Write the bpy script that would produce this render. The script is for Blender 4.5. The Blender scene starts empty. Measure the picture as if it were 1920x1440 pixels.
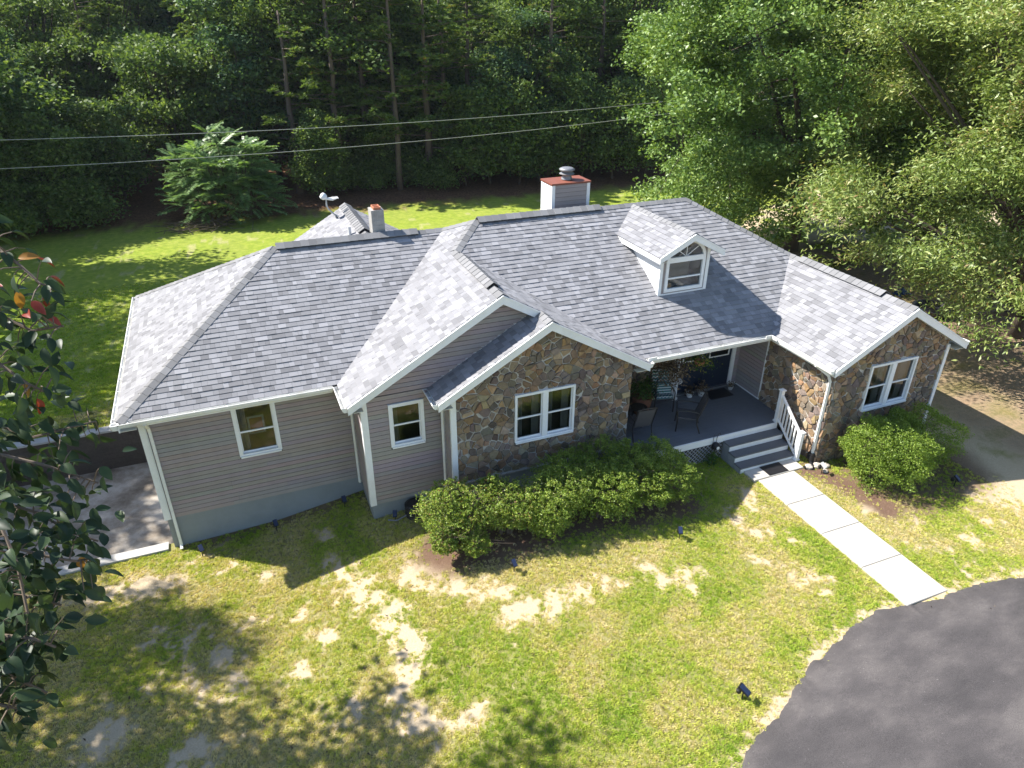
import bpy, math, random
import numpy as np
from mathutils import Vector, Matrix

random.seed(7)
RNG = np.random.default_rng(7)
SC = bpy.context.scene
COL = SC.collection

# ------------------------------------------------------------------ camera, sky, sun, exposure
CAM = np.array([2.5582, -15.3457, 11.7678])
RIGHT = Vector((0.92666332, -0.37586524, 0.0045178))
UP = Vector((0.17591643, 0.44426556, 0.87845405))
FWD = Vector((0.33218744, 0.8132364, -0.47780547))
cam = bpy.data.cameras.new('camera'); cam_o = bpy.data.objects.new('camera', cam); COL.objects.link(cam_o)
m = Matrix((RIGHT, UP, -FWD)).transposed().to_4x4(); m.translation = Vector(CAM)
cam_o.matrix_world = m
cam.sensor_width = 36; cam.lens = 36 * 1329.8 / 1920; cam.clip_start = .1; cam.clip_end = 1500
SC.camera = cam_o

SUN_FROM = Vector((-2.95, 2.15, 3.72)).normalized()
EL = math.asin(SUN_FROM.z); AZ = math.atan2(SUN_FROM.x, SUN_FROM.y)
W = bpy.data.worlds.new('World'); SC.world = W; W.use_nodes = True
wn = W.node_tree.nodes; wl = W.node_tree.links
sky = wn.new('ShaderNodeTexSky'); sky.sky_type = 'NISHITA'; sky.sun_disc = False
sky.sun_elevation = EL; sky.sun_rotation = AZ; sky.air_density = 1.0; sky.dust_density = .5; sky.ozone_density = 1.6
bg = wn['Background']; bg.inputs[1].default_value = 0.107
wl.new(sky.outputs[0], bg.inputs[0])
sun = bpy.data.lights.new('sun', 'SUN'); sun.energy = 5.0; sun.angle = math.radians(.55); sun.color = (1, .95, .87)
sun_o = bpy.data.objects.new('sun', sun); COL.objects.link(sun_o)
sun_o.rotation_euler = (-SUN_FROM).to_track_quat('-Z', 'Y').to_euler(); sun_o.location = (-20, 10, 40)
vs = SC.view_settings; vs.view_transform = 'Standard'; vs.look = 'None'; vs.gamma = 1; vs.exposure = 1.25; vs.use_curve_mapping = False

# ------------------------------------------------------------------ materials
def lin(c): return tuple(c) + (1,)
def newmat(name):
    m = bpy.data.materials.new(name); m.use_nodes = True
    nt = m.node_tree; return m, nt.nodes, nt.links, nt.nodes['Principled BSDF']
def mixc(N, L, a, b, fac, mode='MIX'):
    x = N.new('ShaderNodeMix'); x.data_type = 'RGBA'; x.blend_type = mode
    for i, v in ((0, fac), (6, a), (7, b)):
        if hasattr(v, 'is_linked') or hasattr(v, 'links'): L.new(v, x.inputs[i])
        elif i == 0: x.inputs[0].default_value = v
        else: x.inputs[i].default_value = lin(v)
    return x.outputs[2]
def noise(N, L, scale, detail=4, rough=.55, vec=None, out=0):
    n = N.new('ShaderNodeTexNoise'); n.inputs['Scale'].default_value = scale; n.inputs['Detail'].default_value = detail; n.inputs['Roughness'].default_value = rough
    if vec is not None: L.new(vec, n.inputs['Vector'])
    return n.outputs[out]
def ramp(N, L, fac, stops):
    r = N.new('ShaderNodeValToRGB'); e = r.color_ramp.elements
    while len(e) < len(stops): e.new(.5)
    for el, (p, c) in zip(e, stops): el.position = p; el.color = lin(c) if len(c) == 3 else c
    L.new(fac, r.inputs[0]); return r.outputs[0]
def attr(N, name, kind='GEOMETRY', out=0):
    a = N.new('ShaderNodeAttribute'); a.attribute_type = kind; a.attribute_name = name; return a.outputs[out]
def objco(N): return N.new('ShaderNodeTexCoord').outputs['Object']
def worldco(N): return N.new('ShaderNodeNewGeometry').outputs['Position']
def bump(N, L, P, h, strength, dist=.02):
    b = N.new('ShaderNodeBump'); b.inputs['Strength'].default_value = strength; b.inputs['Distance'].default_value = dist
    L.new(h, b.inputs['Height']); L.new(b.outputs[0], P.inputs['Normal'])
def M(name, col, rough=.75, var=.12, scale=3., fine=40., bmp=.15, use_attr=False, spec=.35, metal=0., dirt=0.):
    m, N, L, P = newmat(name); v = worldco(N)
    a = noise(N, L, scale, 5, .6, v); f = noise(N, L, fine, 3, .6, v)
    base = attr(N, 'Col') if use_attr else col
    c = mixc(N, L, tuple(x * (1 - var) for x in (1, 1, 1)), tuple(x * (1 + var) for x in (1, 1, 1)), a)
    c2 = mixc(N, L, (1 - var * .8,) * 3, (1 + var * .8,) * 3, f)
    c = mixc(N, L, c, c2, 1., 'MULTIPLY')
    c = mixc(N, L, c, base, 1., 'MULTIPLY')
    if dirt: c = mixc(N, L, c, mixc(N, L, c, (.55, .5, .42), 1., 'MULTIPLY'), ramp(N, L, noise(N, L, 1.7, 6, .7, v), [(.45, (0, 0, 0)), (.75, (dirt,) * 3)]))
    L.new(c, P.inputs['Base Color']); P.inputs['Roughness'].default_value = rough
    P.inputs['Specular IOR Level'].default_value = spec; P.inputs['Metallic'].default_value = metal
    if bmp: bump(N, L, P, f, bmp, .01)
    return m
def leafmat(name, stops, trans=.35, rough=.42, spec=.5, inst=False):
    m, N, L, P = newmat(name); t = attr(N, 'tint', 'INSTANCER' if inst else 'GEOMETRY', 2)
    c = ramp(N, L, t, stops); L.new(c, P.inputs['Base Color'])
    P.inputs['Roughness'].default_value = rough; P.inputs['Specular IOR Level'].default_value = spec
    tr = N.new('ShaderNodeBsdfTranslucent')
    tc = mixc(N, L, c, (1.0, 1.0, .45), 1., 'MULTIPLY'); L.new(tc, tr.inputs[0])
    mx = N.new('ShaderNodeMixShader'); mx.inputs[0].default_value = trans
    L.new(P.outputs[0], mx.inputs[1]); L.new(tr.outputs[0], mx.inputs[2]); L.new(mx.outputs[0], N['Material Output'].inputs[0])
    return m
MAT = {}
MAT['trim'] = M('white_trim', (.78, .79, .8), .5, .04, 2, 30, .04, dirt=.25)
MAT['gutter'] = M('gutter_white', (.76, .76, .74), .4, .05, 3, 25, .03, dirt=.4)
MAT['siding'] = M('grey_siding', (1, 1, 1), .7, .07, 1.2, 50, .05, use_attr=True, dirt=.25)
MAT['siding_sunlit'] = M('sunlit_siding', (.72, .72, .72), .6, .03, 2, 40, .03)  # paler copy of the grey siding, sunlight painted into its colour
MAT['foundation'] = M('painted_foundation', (.235, .255, .27), .75, .08, 1.5, 30, .15, dirt=.3)
MAT['sheath'] = M('sheathing', (.05, .045, .045), .9, .1)  # near black so the gaps between siding boards read as shadow lines
MAT['mortar'] = M('mortar', (.46, .44, .41), .95, .2, 6, 60, .4, dirt=.5)
MAT['stone'] = M('field_stone', (1, 1, 1), .9, .5, 9, 42, .8, use_attr=True, spec=.25)
MAT['shingle'] = M('asphalt_shingle', (1, 1, 1), .95, .13, 2.2, 160, .35, use_attr=True, spec=.15)
MAT['roofdeck'] = M('roof_felt', (.05, .05, .055), .9)
MAT['soffit'] = M('soffit', (.6, .58, .5), .7, .05)
MAT['deck'] = M('deck_paint', (.135, .145, .16), .55, .18, 1.8, 40, .12, dirt=.2)
MAT['tread'] = M('tread_paint', (.11, .115, .125), .6, .15, 2.5, 40, .12)
MAT['door'] = M('navy_door', (.012, .02, .038), .35, .1, 3, 40, .02)
MAT['dark'] = M('dark_metal', (.02, .018, .017), .4, .15, 8, 60, .05, spec=.5)
MAT['black'] = M('black_plastic', (.012, .012, .014), .45, .15)
MAT['sling'] = M('sling_fabric', (.075, .072, .075), .85, .12, 9, 220, .2)
MAT['glassdark'] = None
MAT['curtain'] = M('curtain', (.3, .31, .32), .9, .1)
MAT['interior'] = M('interior_paint', (.25, .23, .2), .9, .1)
MAT['concrete'] = M('walk_concrete', (.47, .445, .4), .85, .1, 2.0, 50, .2, dirt=.3)
MAT['cap_white'] = M('curb_concrete', (.4, .39, .37), .85, .15, 3, 60, .3, dirt=.4)
MAT['cmu'] = M('painted_block', (.33, .325, .315), .9, .2, 5, 70, .4, dirt=.6)
MAT['redcap'] = M('rusted_cap', (.2, .066, .042), .6, .25, 6, 60, .2)
MAT['clay'] = M('clay_flue', (.45, .17, .09), .8, .15)
MAT['galv'] = M('galvanised', (.22, .225, .235), .5, .15, 6, 60, .05, metal=.4)
MAT['bark'] = M('bark', (.085, .066, .05), .95, .3, 5, 30, .9)
MAT['pinebark'] = M('pine_bark', (.14, .105, .085), .95, .3, 5, 25, .9)
MAT['twig'] = M('twig', (.13, .1, .075), .9, .3)
MAT['lattice'] = M('lattice_paint', (.3, .31, .32), .7, .1)
MAT['rock'] = M('pale_rock', (.42, .38, .33), .9, .2, 8, 60, .5)
MAT['wall_dark'] = M('stained_block', (.085, .07, .058), .95, .45, 1.6, 14, .5)
MAT['solar'] = M('solar_panel', (.02, .03, .07), .45, .1, 9, 60, 0, spec=.3)
MAT['terra'] = M('wicker_basket', (.16, .07, .04), .8, .3, 14, 90, .5)
MAT['blue'] = M('blue_tarp', (.015, .045, .12), .5, .2)
MAT['cable'] = M('cable', (.42, .42, .42), .5, .05)
MAT['white'] = M('white_enamel', (.75, .75, .73), .4, .05)
MAT['galv_white'] = M('aged_white_metal', (.45, .45, .44), .45, .1)

def glass_mat():
    m, N, L, P = newmat('window_glass'); N.remove(P)
    t = N.new('ShaderNodeBsdfTransparent'); t.inputs[0].default_value = (.72, .76, .76, 1)
    g = N.new('ShaderNodeBsdfGlossy'); g.inputs['Roughness'].default_value = .02; g.inputs[0].default_value = (.95, .97, 1, 1)
    f = N.new('ShaderNodeFresnel'); f.inputs[0].default_value = 1.55
    a = N.new('ShaderNodeMath'); a.operation = 'MULTIPLY_ADD'; a.inputs[1].default_value = .9; a.inputs[2].default_value = .015; L.new(f.outputs[0], a.inputs[0])
    x = N.new('ShaderNodeMixShader'); L.new(a.outputs[0], x.inputs[0]); L.new(t.outputs[0], x.inputs[1]); L.new(g.outputs[0], x.inputs[2])
    L.new(x.outputs[0], N['Material Output'].inputs[0]); return m
MAT['glass'] = glass_mat()

def ground_mat():
    m, N, L, P = newmat('lawn_soil'); v = worldco(N)
    n1 = noise(N, L, .55, 5, .6, v); n2 = noise(N, L, 9, 4, .65, v); n3 = noise(N, L, 45, 3, .7, v)
    g = ramp(N, L, n3, [(.25, (.11, .125, .03)), (.5, (.2, .21, .058)), (.75, (.31, .295, .11))])
    far = ramp(N, L, noise(N, L, 3.2, 6, .7, v), [(.3, (.14, .2, .026)), (.52, (.22, .28, .034)), (.75, (.33, .34, .07))])
    g = mixc(N, L, g, far, attr(N, 'far', 'GEOMETRY', 2))
    dry = ramp(N, L, n2, [(.3, (.2, .18, .07)), (.7, (.31, .275, .13))])
    g = mixc(N, L, g, dry, attr(N, 'dry', 'GEOMETRY', 2))
    sand = ramp(N, L, n3, [(.25, (.33, .25, .16)), (.5, (.46, .37, .25)), (.75, (.58, .48, .35))])
    sm = N.new('ShaderNodeMath'); sm.operation = 'ADD'; L.new(attr(N, 'soil', 'GEOMETRY', 2), sm.inputs[0])
    s2 = N.new('ShaderNodeMath'); s2.operation = 'MULTIPLY_ADD'; s2.inputs[1].default_value = .5; s2.inputs[2].default_value = -.25; L.new(n2, s2.inputs[0]); L.new(s2.outputs[0], sm.inputs[1])
    c = mixc(N, L, g, sand, ramp(N, L, sm.outputs[0], [(.15, (0, 0, 0)), (.7, (1, 1, 1))]))
    mul = ramp(N, L, n3, [(.3, (.085, .05, .034)), (.55, (.16, .1, .07)), (.8, (.27, .19, .14))])
    c = mixc(N, L, c, mul, attr(N, 'mulch', 'GEOMETRY', 2))
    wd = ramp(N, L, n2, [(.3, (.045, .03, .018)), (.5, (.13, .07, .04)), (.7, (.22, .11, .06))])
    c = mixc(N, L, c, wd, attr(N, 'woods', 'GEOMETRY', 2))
    L.new(c, P.inputs['Base Color']); P.inputs['Roughness'].default_value = .95; P.inputs['Specular IOR Level'].default_value = .1
    bump(N, L, P, n3, .6, .03); return m
MAT['ground'] = ground_mat()
def asphalt_mat():
    m, N, L, P = newmat('asphalt'); v = worldco(N)
    mp = N.new('ShaderNodeMapping'); mp.inputs['Scale'].default_value = (1, 2.2, 1); mp.inputs['Rotation'].default_value = (0, 0, .6); L.new(v, mp.inputs[0])
    a = noise(N, L, .75, 6, .62, mp.outputs[0]); f = noise(N, L, 75, 3, .8, v)
    c = ramp(N, L, a, [(.28, (.05, .046, .047)), (.5, (.075, .068, .068)), (.74, (.13, .117, .112))])
    sp = ramp(N, L, noise(N, L, 24, 2, .5, v), [(.72, (0, 0, 0)), (.8, (.35, .33, .32))])
    c = mixc(N, L, c, sp, .35, 'ADD'); c = mixc(N, L, c, ramp(N, L, f, [(.3, (.55, .55, .55)), (.7, (1.45, 1.45, 1.45))]), 1., 'MULTIPLY')
    st = N.new('ShaderNodeMapping'); st.inputs['Scale'].default_value = (14, 1.2, 1); st.inputs['Rotation'].default_value = (0, 0, .9); L.new(v, st.inputs[0])
    c = mixc(N, L, c, (.19, .175, .17), ramp(N, L, noise(N, L, 1.6, 5, .7, st.outputs[0]), [(.6, (0, 0, 0)), (.85, (.16, .16, .16))]))
    L.new(c, P.inputs['Base Color']); P.inputs['Roughness'].default_value = .8; P.inputs['Specular IOR Level'].default_value = .3
    bump(N, L, P, f, .5, .008); return m
MAT['asphalt'] = asphalt_mat()
def pad_mat():
    m, N, L, P = newmat('stained_concrete'); v = worldco(N)
    a = noise(N, L, .9, 7, .68, v)
    c = ramp(N, L, a, [(.3, (.12, .09, .062)), (.46, (.28, .235, .185)), (.6, (.47, .42, .36)), (.75, (.58, .54, .48))])
    c = mixc(N, L, c, ramp(N, L, noise(N, L, 60, 3, .7, v), [(.25, (.75,) * 3), (.75, (1.2,) * 3)]), 1., 'MULTIPLY')
    L.new(c, P.inputs['Base Color']); P.inputs['Roughness'].default_value = .9; bump(N, L, P, a, .3, .02); return m
MAT['pad'] = pad_mat()
def fabric_mat(name, zig):
    m, N, L, P = newmat(name); v = objco(N); sx = N.new('ShaderNodeSeparateXYZ'); L.new(v, sx.inputs[0])
    def op(o, a, b=None, c=None):
        x = N.new('ShaderNodeMath'); x.operation = o
        for i, q in enumerate((a, b, c)):
            if q is None: continue
            if isinstance(q, (int, float)): x.inputs[i].default_value = q
            else: L.new(q, x.inputs[i])
        return x.outputs[0]
    tri = op('PINGPONG', sx.outputs[0], .05) if zig else 0.
    yz = op('ADD', sx.outputs[2], sx.outputs[1])
    s = op('ADD', yz, tri) if zig else yz
    fr = op('FRACT', op('MULTIPLY', s, 8. if zig else 11.))
    c = ramp(N, L, fr, [(0, (.55, .58, .55)), (.28, (.55, .58, .55)), (.3, (.03, .16, .15)), (.62, (.03, .16, .15)), (.64, (.09, .14, .17)), (1, (.09, .14, .17))])
    L.new(c, P.inputs['Base Color']); P.inputs['Roughness'].default_value = .9; return m
MAT['chevron'] = fabric_mat('chevron_cushion', True); MAT['stripe'] = fabric_mat('striped_pillow', False)

G = lambda a, b, c: [(0, a), (.5, b), (1, c)]
MAT['oakleaf'] = leafmat('oak_leaf', G((.065, .125, .028), (.15, .25, .055), (.3, .4, .115)), .28, .45, .45)
MAT['willowleaf'] = leafmat('willow_oak_leaf', [(0, (.1, .165, .035)), (.5, (.22, .3, .075)), (.85, (.4, .45, .16)), (1, (.3, .19, .09))], .33, .45, .45)
MAT['woodleaf'] = leafmat('wood_leaf', G((.05, .095, .028), (.115, .185, .052), (.24, .32, .085)), .42, .55, .25)
MAT['woodleaf2'] = leafmat('wood_leaf_blue', G((.04, .085, .045), (.09, .165, .075), (.16, .25, .1)), .42, .55, .25)
MAT['needle'] = leafmat('pine_needle', [(0, (.06, .11, .028)), (.6, (.13, .2, .045)), (.9, (.22, .29, .065)), (1, (.24, .13, .055))], .4, .55, .3)
MAT['sumacleaf'] = leafmat('sumac_leaf', G((.09, .18, .065), (.17, .28, .1), (.26, .38, .15)), .42, .42, .4)
MAT['hedgeleaf'] = leafmat('hedge_leaf', [(0, (.11, .18, .03)), (.45, (.24, .35, .055)), (.85, (.4, .47, .1)), (.95, (.27, .25, .09)), (1, (.34, .14, .06))], .42, .45, .35)
MAT['boxleaf'] = leafmat('box_leaf', G((.11, .19, .026), (.23, .34, .05), (.36, .46, .1)), .46, .45, .35)
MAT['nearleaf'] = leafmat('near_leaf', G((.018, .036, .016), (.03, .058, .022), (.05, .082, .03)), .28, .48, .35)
MAT['redleaf'] = leafmat('red_leaf', [(0, (.2, .02, .015)), (.5, (.3, .06, .02)), (1, (.34, .22, .03))], .3, .35, .5)
MAT['deadleaf'] = leafmat('dead_leaf', G((.06, .04, .025), (.12, .085, .055), (.24, .18, .11)), .15, .7, .2)
MAT['porchleaf'] = leafmat('porch_leaf', G((.03, .08, .015), (.08, .15, .02), (.35, .33, .05)), .25, .45, .4)
MAT['blade'] = leafmat('grass_blade', [(0, (.19, .33, .034)), (.34, (.36, .48, .058)), (.62, (.54, .57, .11)), (.84, (.66, .6, .22)), (1, (.74, .63, .37))], .42, .6, .15, inst=True)

# ------------------------------------------------------------------ mesh helpers
def link(o, parent=None):
    COL.objects.link(o)
    if parent is not None: o.parent = parent
    return o
def obj(name, V, F, mat, parent=None, smooth=False, col=None, tint=None):
    me = bpy.data.meshes.new(name); me.from_pydata([tuple(v) for v in V], [], [tuple(f) for f in F])
    if mat: me.materials.append(mat if not isinstance(mat, str) else MAT[mat])
    if col is not None:
        a = me.color_attributes.new('Col', 'FLOAT_COLOR', 'POINT')
        c = np.ones((len(V), 4), 'f'); c[:, :3] = col; a.data.foreach_set('color', c.ravel())
    if tint is not None:
        a = me.attributes.new('tint', 'FLOAT', 'POINT'); a.data.foreach_set('value', np.broadcast_to(np.asarray(tint, 'f'), (len(V),)).copy())
    if smooth: me.shade_smooth()
    return link(bpy.data.objects.new(name, me), parent)
def np_quads(name, V, mat, tint=None, parent=None, F=None):
    V = np.asarray(V, 'f'); n = len(V); me = bpy.data.meshes.new(name)
    F = np.arange(n, dtype='i').reshape(-1, 4) if F is None else np.asarray(F, 'i')
    k = F.shape[1]
    me.vertices.add(n); me.vertices.foreach_set('co', V.ravel()); me.loops.add(F.size); me.loops.foreach_set('vertex_index', F.ravel())
    me.polygons.add(len(F)); me.polygons.foreach_set('loop_start', np.arange(0, F.size, k, dtype='i')); me.polygons.foreach_set('loop_total', np.full(len(F), k, 'i'))
    me.materials.append(MAT[mat])
    if tint is not None:
        a = me.attributes.new('tint', 'FLOAT', 'POINT'); a.data.foreach_set('value', np.asarray(tint, 'f'))
    me.update(calc_edges=True); me.validate()
    o = bpy.data.objects.new(name, me)
    if parent is not False: link(o, parent)
    return o
def tag(o, label=None, cat=None, group=None, kind=None):
    for k, v in (('label', label), ('category', cat), ('group', group), ('kind', kind)):
        if v: o[k] = v
    return o
def thing(name, label, cat, loc=(0, 0, 0), rz=0, group=None):
    e = bpy.data.objects.new(name, None); e.empty_display_size = .1; e.location = loc; e.rotation_euler.z = rz; link(e); return tag(e, label, cat, group)
def empty(name, parent): return link(bpy.data.objects.new(name, None), parent)
def box(x0, x1, y0, y1, z0, z1):
    V = [(x, y, z) for z in (z0, z1) for y in (y0, y1) for x in (x0, x1)]
    return V, [(0, 2, 3, 1), (4, 5, 7, 6), (0, 1, 5, 4), (2, 6, 7, 3), (0, 4, 6, 2), (1, 3, 7, 5)]
def merge(parts):
    V = []; F = []
    for v, f in parts:
        k = len(V); V += [tuple(p) for p in v]; F += [tuple(i + k for i in q) for q in f]
    return V, F
def bobj(name, b, mat, parent=None, **k): V, F = box(*b); return obj(name, V, F, mat, parent, **k)
def prism(poly, d):
    """closed prism: polygon of 3D points extruded by vector d"""
    n = len(poly); V = [Vector(p) for p in poly] + [Vector(p) + Vector(d) for p in poly]
    return V, [tuple(range(n))[::-1], tuple(range(n, 2 * n))] + [(i, (i + 1) % n, n + (i + 1) % n, n + i) for i in range(n)]
def tube(pts, rad, n=6, cap=True):
    pts = [Vector(p) for p in pts]
    if not hasattr(rad, '__len__'): rad = [rad] * len(pts)
    V = []; F = []; ref = None
    for i, p in enumerate(pts):
        t = (pts[min(i + 1, len(pts) - 1)] - pts[max(i - 1, 0)]).normalized()
        if ref is None: ref = t.orthogonal().normalized()
        ref = (ref - t * ref.dot(t)); ref = ref.normalized() if ref.length > 1e-5 else t.orthogonal().normalized()
        b = t.cross(ref)
        for k in range(n):
            a = 2 * math.pi * k / n; V.append(p + (ref * math.cos(a) + b * math.sin(a)) * rad[i])
    for i in range(len(pts) - 1):
        for k in range(n): F.append((i * n + k, i * n + (k + 1) % n, (i + 1) * n + (k + 1) % n, (i + 1) * n + k))
    if cap: F += [tuple(range(n))[::-1], tuple(range((len(pts) - 1) * n, len(pts) * n))]
    return V, F
def lathe(prof, n=16, c=(0, 0, 0)):
    V = [(c[0] + r * math.cos(2 * math.pi * k / n), c[1] + r * math.sin(2 * math.pi * k / n), c[2] + z) for r, z in prof for k in range(n)]
    F = [(i * n + k, i * n + (k + 1) % n, (i + 1) * n + (k + 1) % n, (i + 1) * n + k) for i in range(len(prof) - 1) for k in range(n)]
    return V, F + [tuple(range(n))[::-1], tuple(range((len(prof) - 1) * n, len(prof) * n))]
def bezier(a, b, c, n):
    a, b, c = Vector(a), Vector(b), Vector(c); return [a * (1 - t) ** 2 + b * 2 * t * (1 - t) + c * t * t for t in [i / n for i in range(n + 1)]]

# numpy noise
def _h(ix, iy, s): v = np.sin(ix * 127.1 + iy * 311.7 + s * 74.7) * 43758.5453; return v - np.floor(v)
def vnoise(x, y, s=0):
    ix, iy = np.floor(x), np.floor(y); fx, fy = x - ix, y - iy; fx = fx * fx * (3 - 2 * fx); fy = fy * fy * (3 - 2 * fy)
    return (_h(ix, iy, s) * (1 - fx) + _h(ix + 1, iy, s) * fx) * (1 - fy) + (_h(ix, iy + 1, s) * (1 - fx) + _h(ix + 1, iy + 1, s) * fx) * fy
def fbm(x, y, s=0, o=4): return sum(vnoise(x * 2 ** i, y * 2 ** i, s + i) * .5 ** i for i in range(o)) / sum(.5 ** i for i in range(o))
def sstep(a, b, x): t = np.clip((x - a) / (b - a), 0, 1); return t * t * (3 - 2 * t)

# ------------------------------------------------------------------ terrain
def gh(x, y):
    x = np.asarray(x, float); y = np.asarray(y, float)
    p = np.interp(x, [-2, 0, 2.4, 4.6, 6.5, 8, 11, 14, 16, 30], [0, 0, .1, .42, .6, .68, .75, .8, .85, .85])
    back = sstep(8, 27, y)
    return p * (1 - back) + .05 * back + .02 * (fbm(x * .4, y * .4, 3) - .5)
SAND = [(3.56, -2.69, .5), (3.8, -3.15, .5), (3.99, -3.55, .5), (4.15, -4.0, .48), (4.28, -4.37, .46), (4.33, -4.8, .46), (4.36, -5.18, .46), (4.36, -5.5, .46), (4.34, -5.87, .46), (4.2, -6.2, .42), (4.14, -6.41, .4), (4.3, -6.8, .36), (4.4, -7.1, .36), (4.7, -7.4, .32), (5.1, -7.5, .32), (5.0, -3.4, .4), (5.4, -3.8, .4), (5.8, -4.3, .45), (6.2, -4.6, .45), (8.8, -5.4, .3), (9.3, -5.6, .32),
        (6.6, -4.9, .42), (6.9, -5.52, .45), (7.45, -5.6, .45), (8.1, -5.5, .3), (9.86, -5.8, .38), (10.4, -6.1, .42), (10.9, -6.2, .25),
        (13.48, -4.07, .38), (13.2, -4.5, .3), (12.58, -4.83, .28), (12.79, -5.55, .38), (12.3, -6.1, .25), (12.48, -6.4, .25), (12.73, -7.03, .22), (13.1, -7.2, .25), (13.4, -6.1, .2),
        (-.26, -2.95, .3), (.36, -3.06, .28), (.86, -3.88, .42), (1.64, -3.16, .35), (1.11, -4.81, .4), (.44, -4.51, .35), (-1.28, -4.9, .4), (3.02, -6.19, .4), (1.31, -1.23, .25), (3.33, -1.08, .28), (3.41, -2.14, .25), (2.1, -1.9, .2), (.2, -5.9, .35), (2.2, -5.0, .3), (3.0, -4.2, .28), (2.6, -3.4, .22), (-.9, -6.2, .4),
        (15.67, -7.17, .25), (16.19, -7.58, .28), (17.25, -7.81, .3), (18.4, -7.04, .4), (16.5, -6.6, .3), (15.8, -5.9, .3), (19.2, -6.7, .7), (20.6, -6.2, .8), (22., -6.2, .9),
        (10.26, -9.5, .28), (9.64, -9.75, .25), (8.94, -10.06, .25), (11.4, -8.85, .16), (13.0, -8.3, .16), (16.2, -8.45, .2), (17.2, -8.6, .25)]
def blobs(x, y, L):
    r = np.zeros_like(x)
    for bx, by, br in L: r = np.maximum(r, np.exp(-((x - bx) ** 2 + (y - by) ** 2) / (br * 1.15) ** 2))
    return r
def seg_d(x, y, a, b):
    a = np.array(a, float); b = np.array(b, float); d = b - a; t = np.clip(((x - a[0]) * d[0] + (y - a[1]) * d[1]) / (d @ d), 0, 1)
    return np.hypot(x - a[0] - t * d[0], y - a[1] - t * d[1])
def fields(x, y):
    n = fbm(x * 1.7, y * 1.7, 11); n2 = fbm(x * 5.1, y * 5.1, 21); n3 = fbm(x * 14., y * 14., 31, 3)
    lawn = (y < 8)
    wx = x + (fbm(x * 1.3, y * 1.3, 61) - .5) * .5 + (fbm(x * 4.2, y * 4.2, 63) - .5) * .6; wy = y + (fbm(x * 1.3, y * 1.3, 62) - .5) * .5 + (fbm(x * 4.2, y * 4.2, 64) - .5) * .6
    s = blobs(wx, wy, SAND) * 1.05 + (n - .5) * .6 + (n2 - .5) * 1.5 + (n3 - .5) * 1.0 - .16
    front = sstep(5.5, 3.2, x) * sstep(.5, -1, y)
    s = np.maximum(s, (fbm(wx * .9, wy * .9, 41) - .56) * 2.6 * (front * 1.0 + .3) + (n2 - .5) * 1.1 + (n3 - .5) * .5 - .05)
    s = np.where(x > 19.6, np.maximum(s, .75 + (n - .5) * 1.3), s)
    soil = sstep(.1, 1.05, s) * np.where(lawn, 1, 0) + np.where(lawn, 0, sstep(.62, .72, n) * .35)
    de_ = np.abs(y - np.interp(x, [6.6, 7.7, 8.72, 9.64, 10.5, 11.3, 12.05, 12.8, 13.5, 14.1, 15.4, 16.25, 17.3, 18.6, 20], [-11.9, -10.85, -10.1, -9.66, -9.28, -8.95, -8.7, -8.5, -8.42, -8.5, -8.64, -8.66, -8.86, -9.2, -9.7])); soil = np.maximum(soil, sstep(.3, .05, de_ + (n2 - .4) * .8) * .8 * (x > 6.6))
    soil = np.where((y > 6) & (x > 23) & (y < 20), np.maximum(soil, sstep(.42, .55, n)), soil)
    mul = sstep(1.25, .55, seg_d(x, y, (6.0, -3.1), (11.6, -3.5)) + (n - .5) * .7)
    mul = np.maximum(mul, sstep(.65, .25, seg_d(x, y, (15.85, -4.1), (16.3, -6.0)) + (n - .5) * .5))
    mul = np.maximum(mul, sstep(1.9, 1.1, seg_d(x, y, (17.3, -5.2), (18.8, -5.0)) + (n - .5) * .6) * .8)
    mul = np.maximum(mul, sstep(.45, .1, seg_d(x, y, (.4, -.05), (4.6, -.05)) + (n - .5) * .4) * .7)
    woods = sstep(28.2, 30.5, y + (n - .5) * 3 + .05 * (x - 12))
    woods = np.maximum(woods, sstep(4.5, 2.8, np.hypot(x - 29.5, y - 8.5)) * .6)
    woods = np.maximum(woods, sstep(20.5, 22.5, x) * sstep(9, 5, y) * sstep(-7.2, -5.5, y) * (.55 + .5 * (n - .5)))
    dry = np.clip(sstep(.38, .68, fbm(x * .8, y * .8, 51)) * .75 + sstep(.4, .65, fbm(x * 2.6, y * 2.6, 53)) * .35 + front * .35 + sstep(1.6, .4, np.abs(y + 4.2)) * sstep(4.6, 5.4, x) * sstep(9, 7, x) * .5, 0, .95) * np.where(lawn, 1, .15)
    far = sstep(6, 9, y)
    return soil, mul, np.clip(woods, 0, 1), dry, far
PADX0, PADY0, PADY1, PADZ = -7.0, .18, 6.35, -1.3
def coords(lo, hi, f0, f1, fine, mid, extra):
    a = np.concatenate([np.array([-500, -250, -120, -70.]), np.arange(lo, f0, mid), np.arange(f0, f1, fine), np.arange(f1, hi, mid), np.array([110, 200, 500.])])
    return np.unique(np.round(np.concatenate([a, extra]), 4))
gx = coords(-45, 75, -6, 22, .12, .7, np.array([PADX0, 0.0])); gy = coords(-45, 75, -12.4, .1, .12, .7, np.array([PADY0, PADY1]))
X, Y = np.meshgrid(gx, gy); Z = gh(X, Y)
nx, ny = len(gx), len(gy)
idx = np.arange(nx * ny).reshape(ny, nx)
F = np.stack([idx[:-1, :-1], idx[:-1, 1:], idx[1:, 1:], idx[1:, :-1]], -1).reshape(-1, 4)
mx = ((X[:-1, :-1] + X[1:, 1:]) / 2).ravel(); my = ((Y[:-1, :-1] + Y[1:, 1:]) / 2).ravel()
F = F[~((mx > PADX0) & (mx < 0) & (my > PADY0) & (my < PADY1))]
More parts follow.
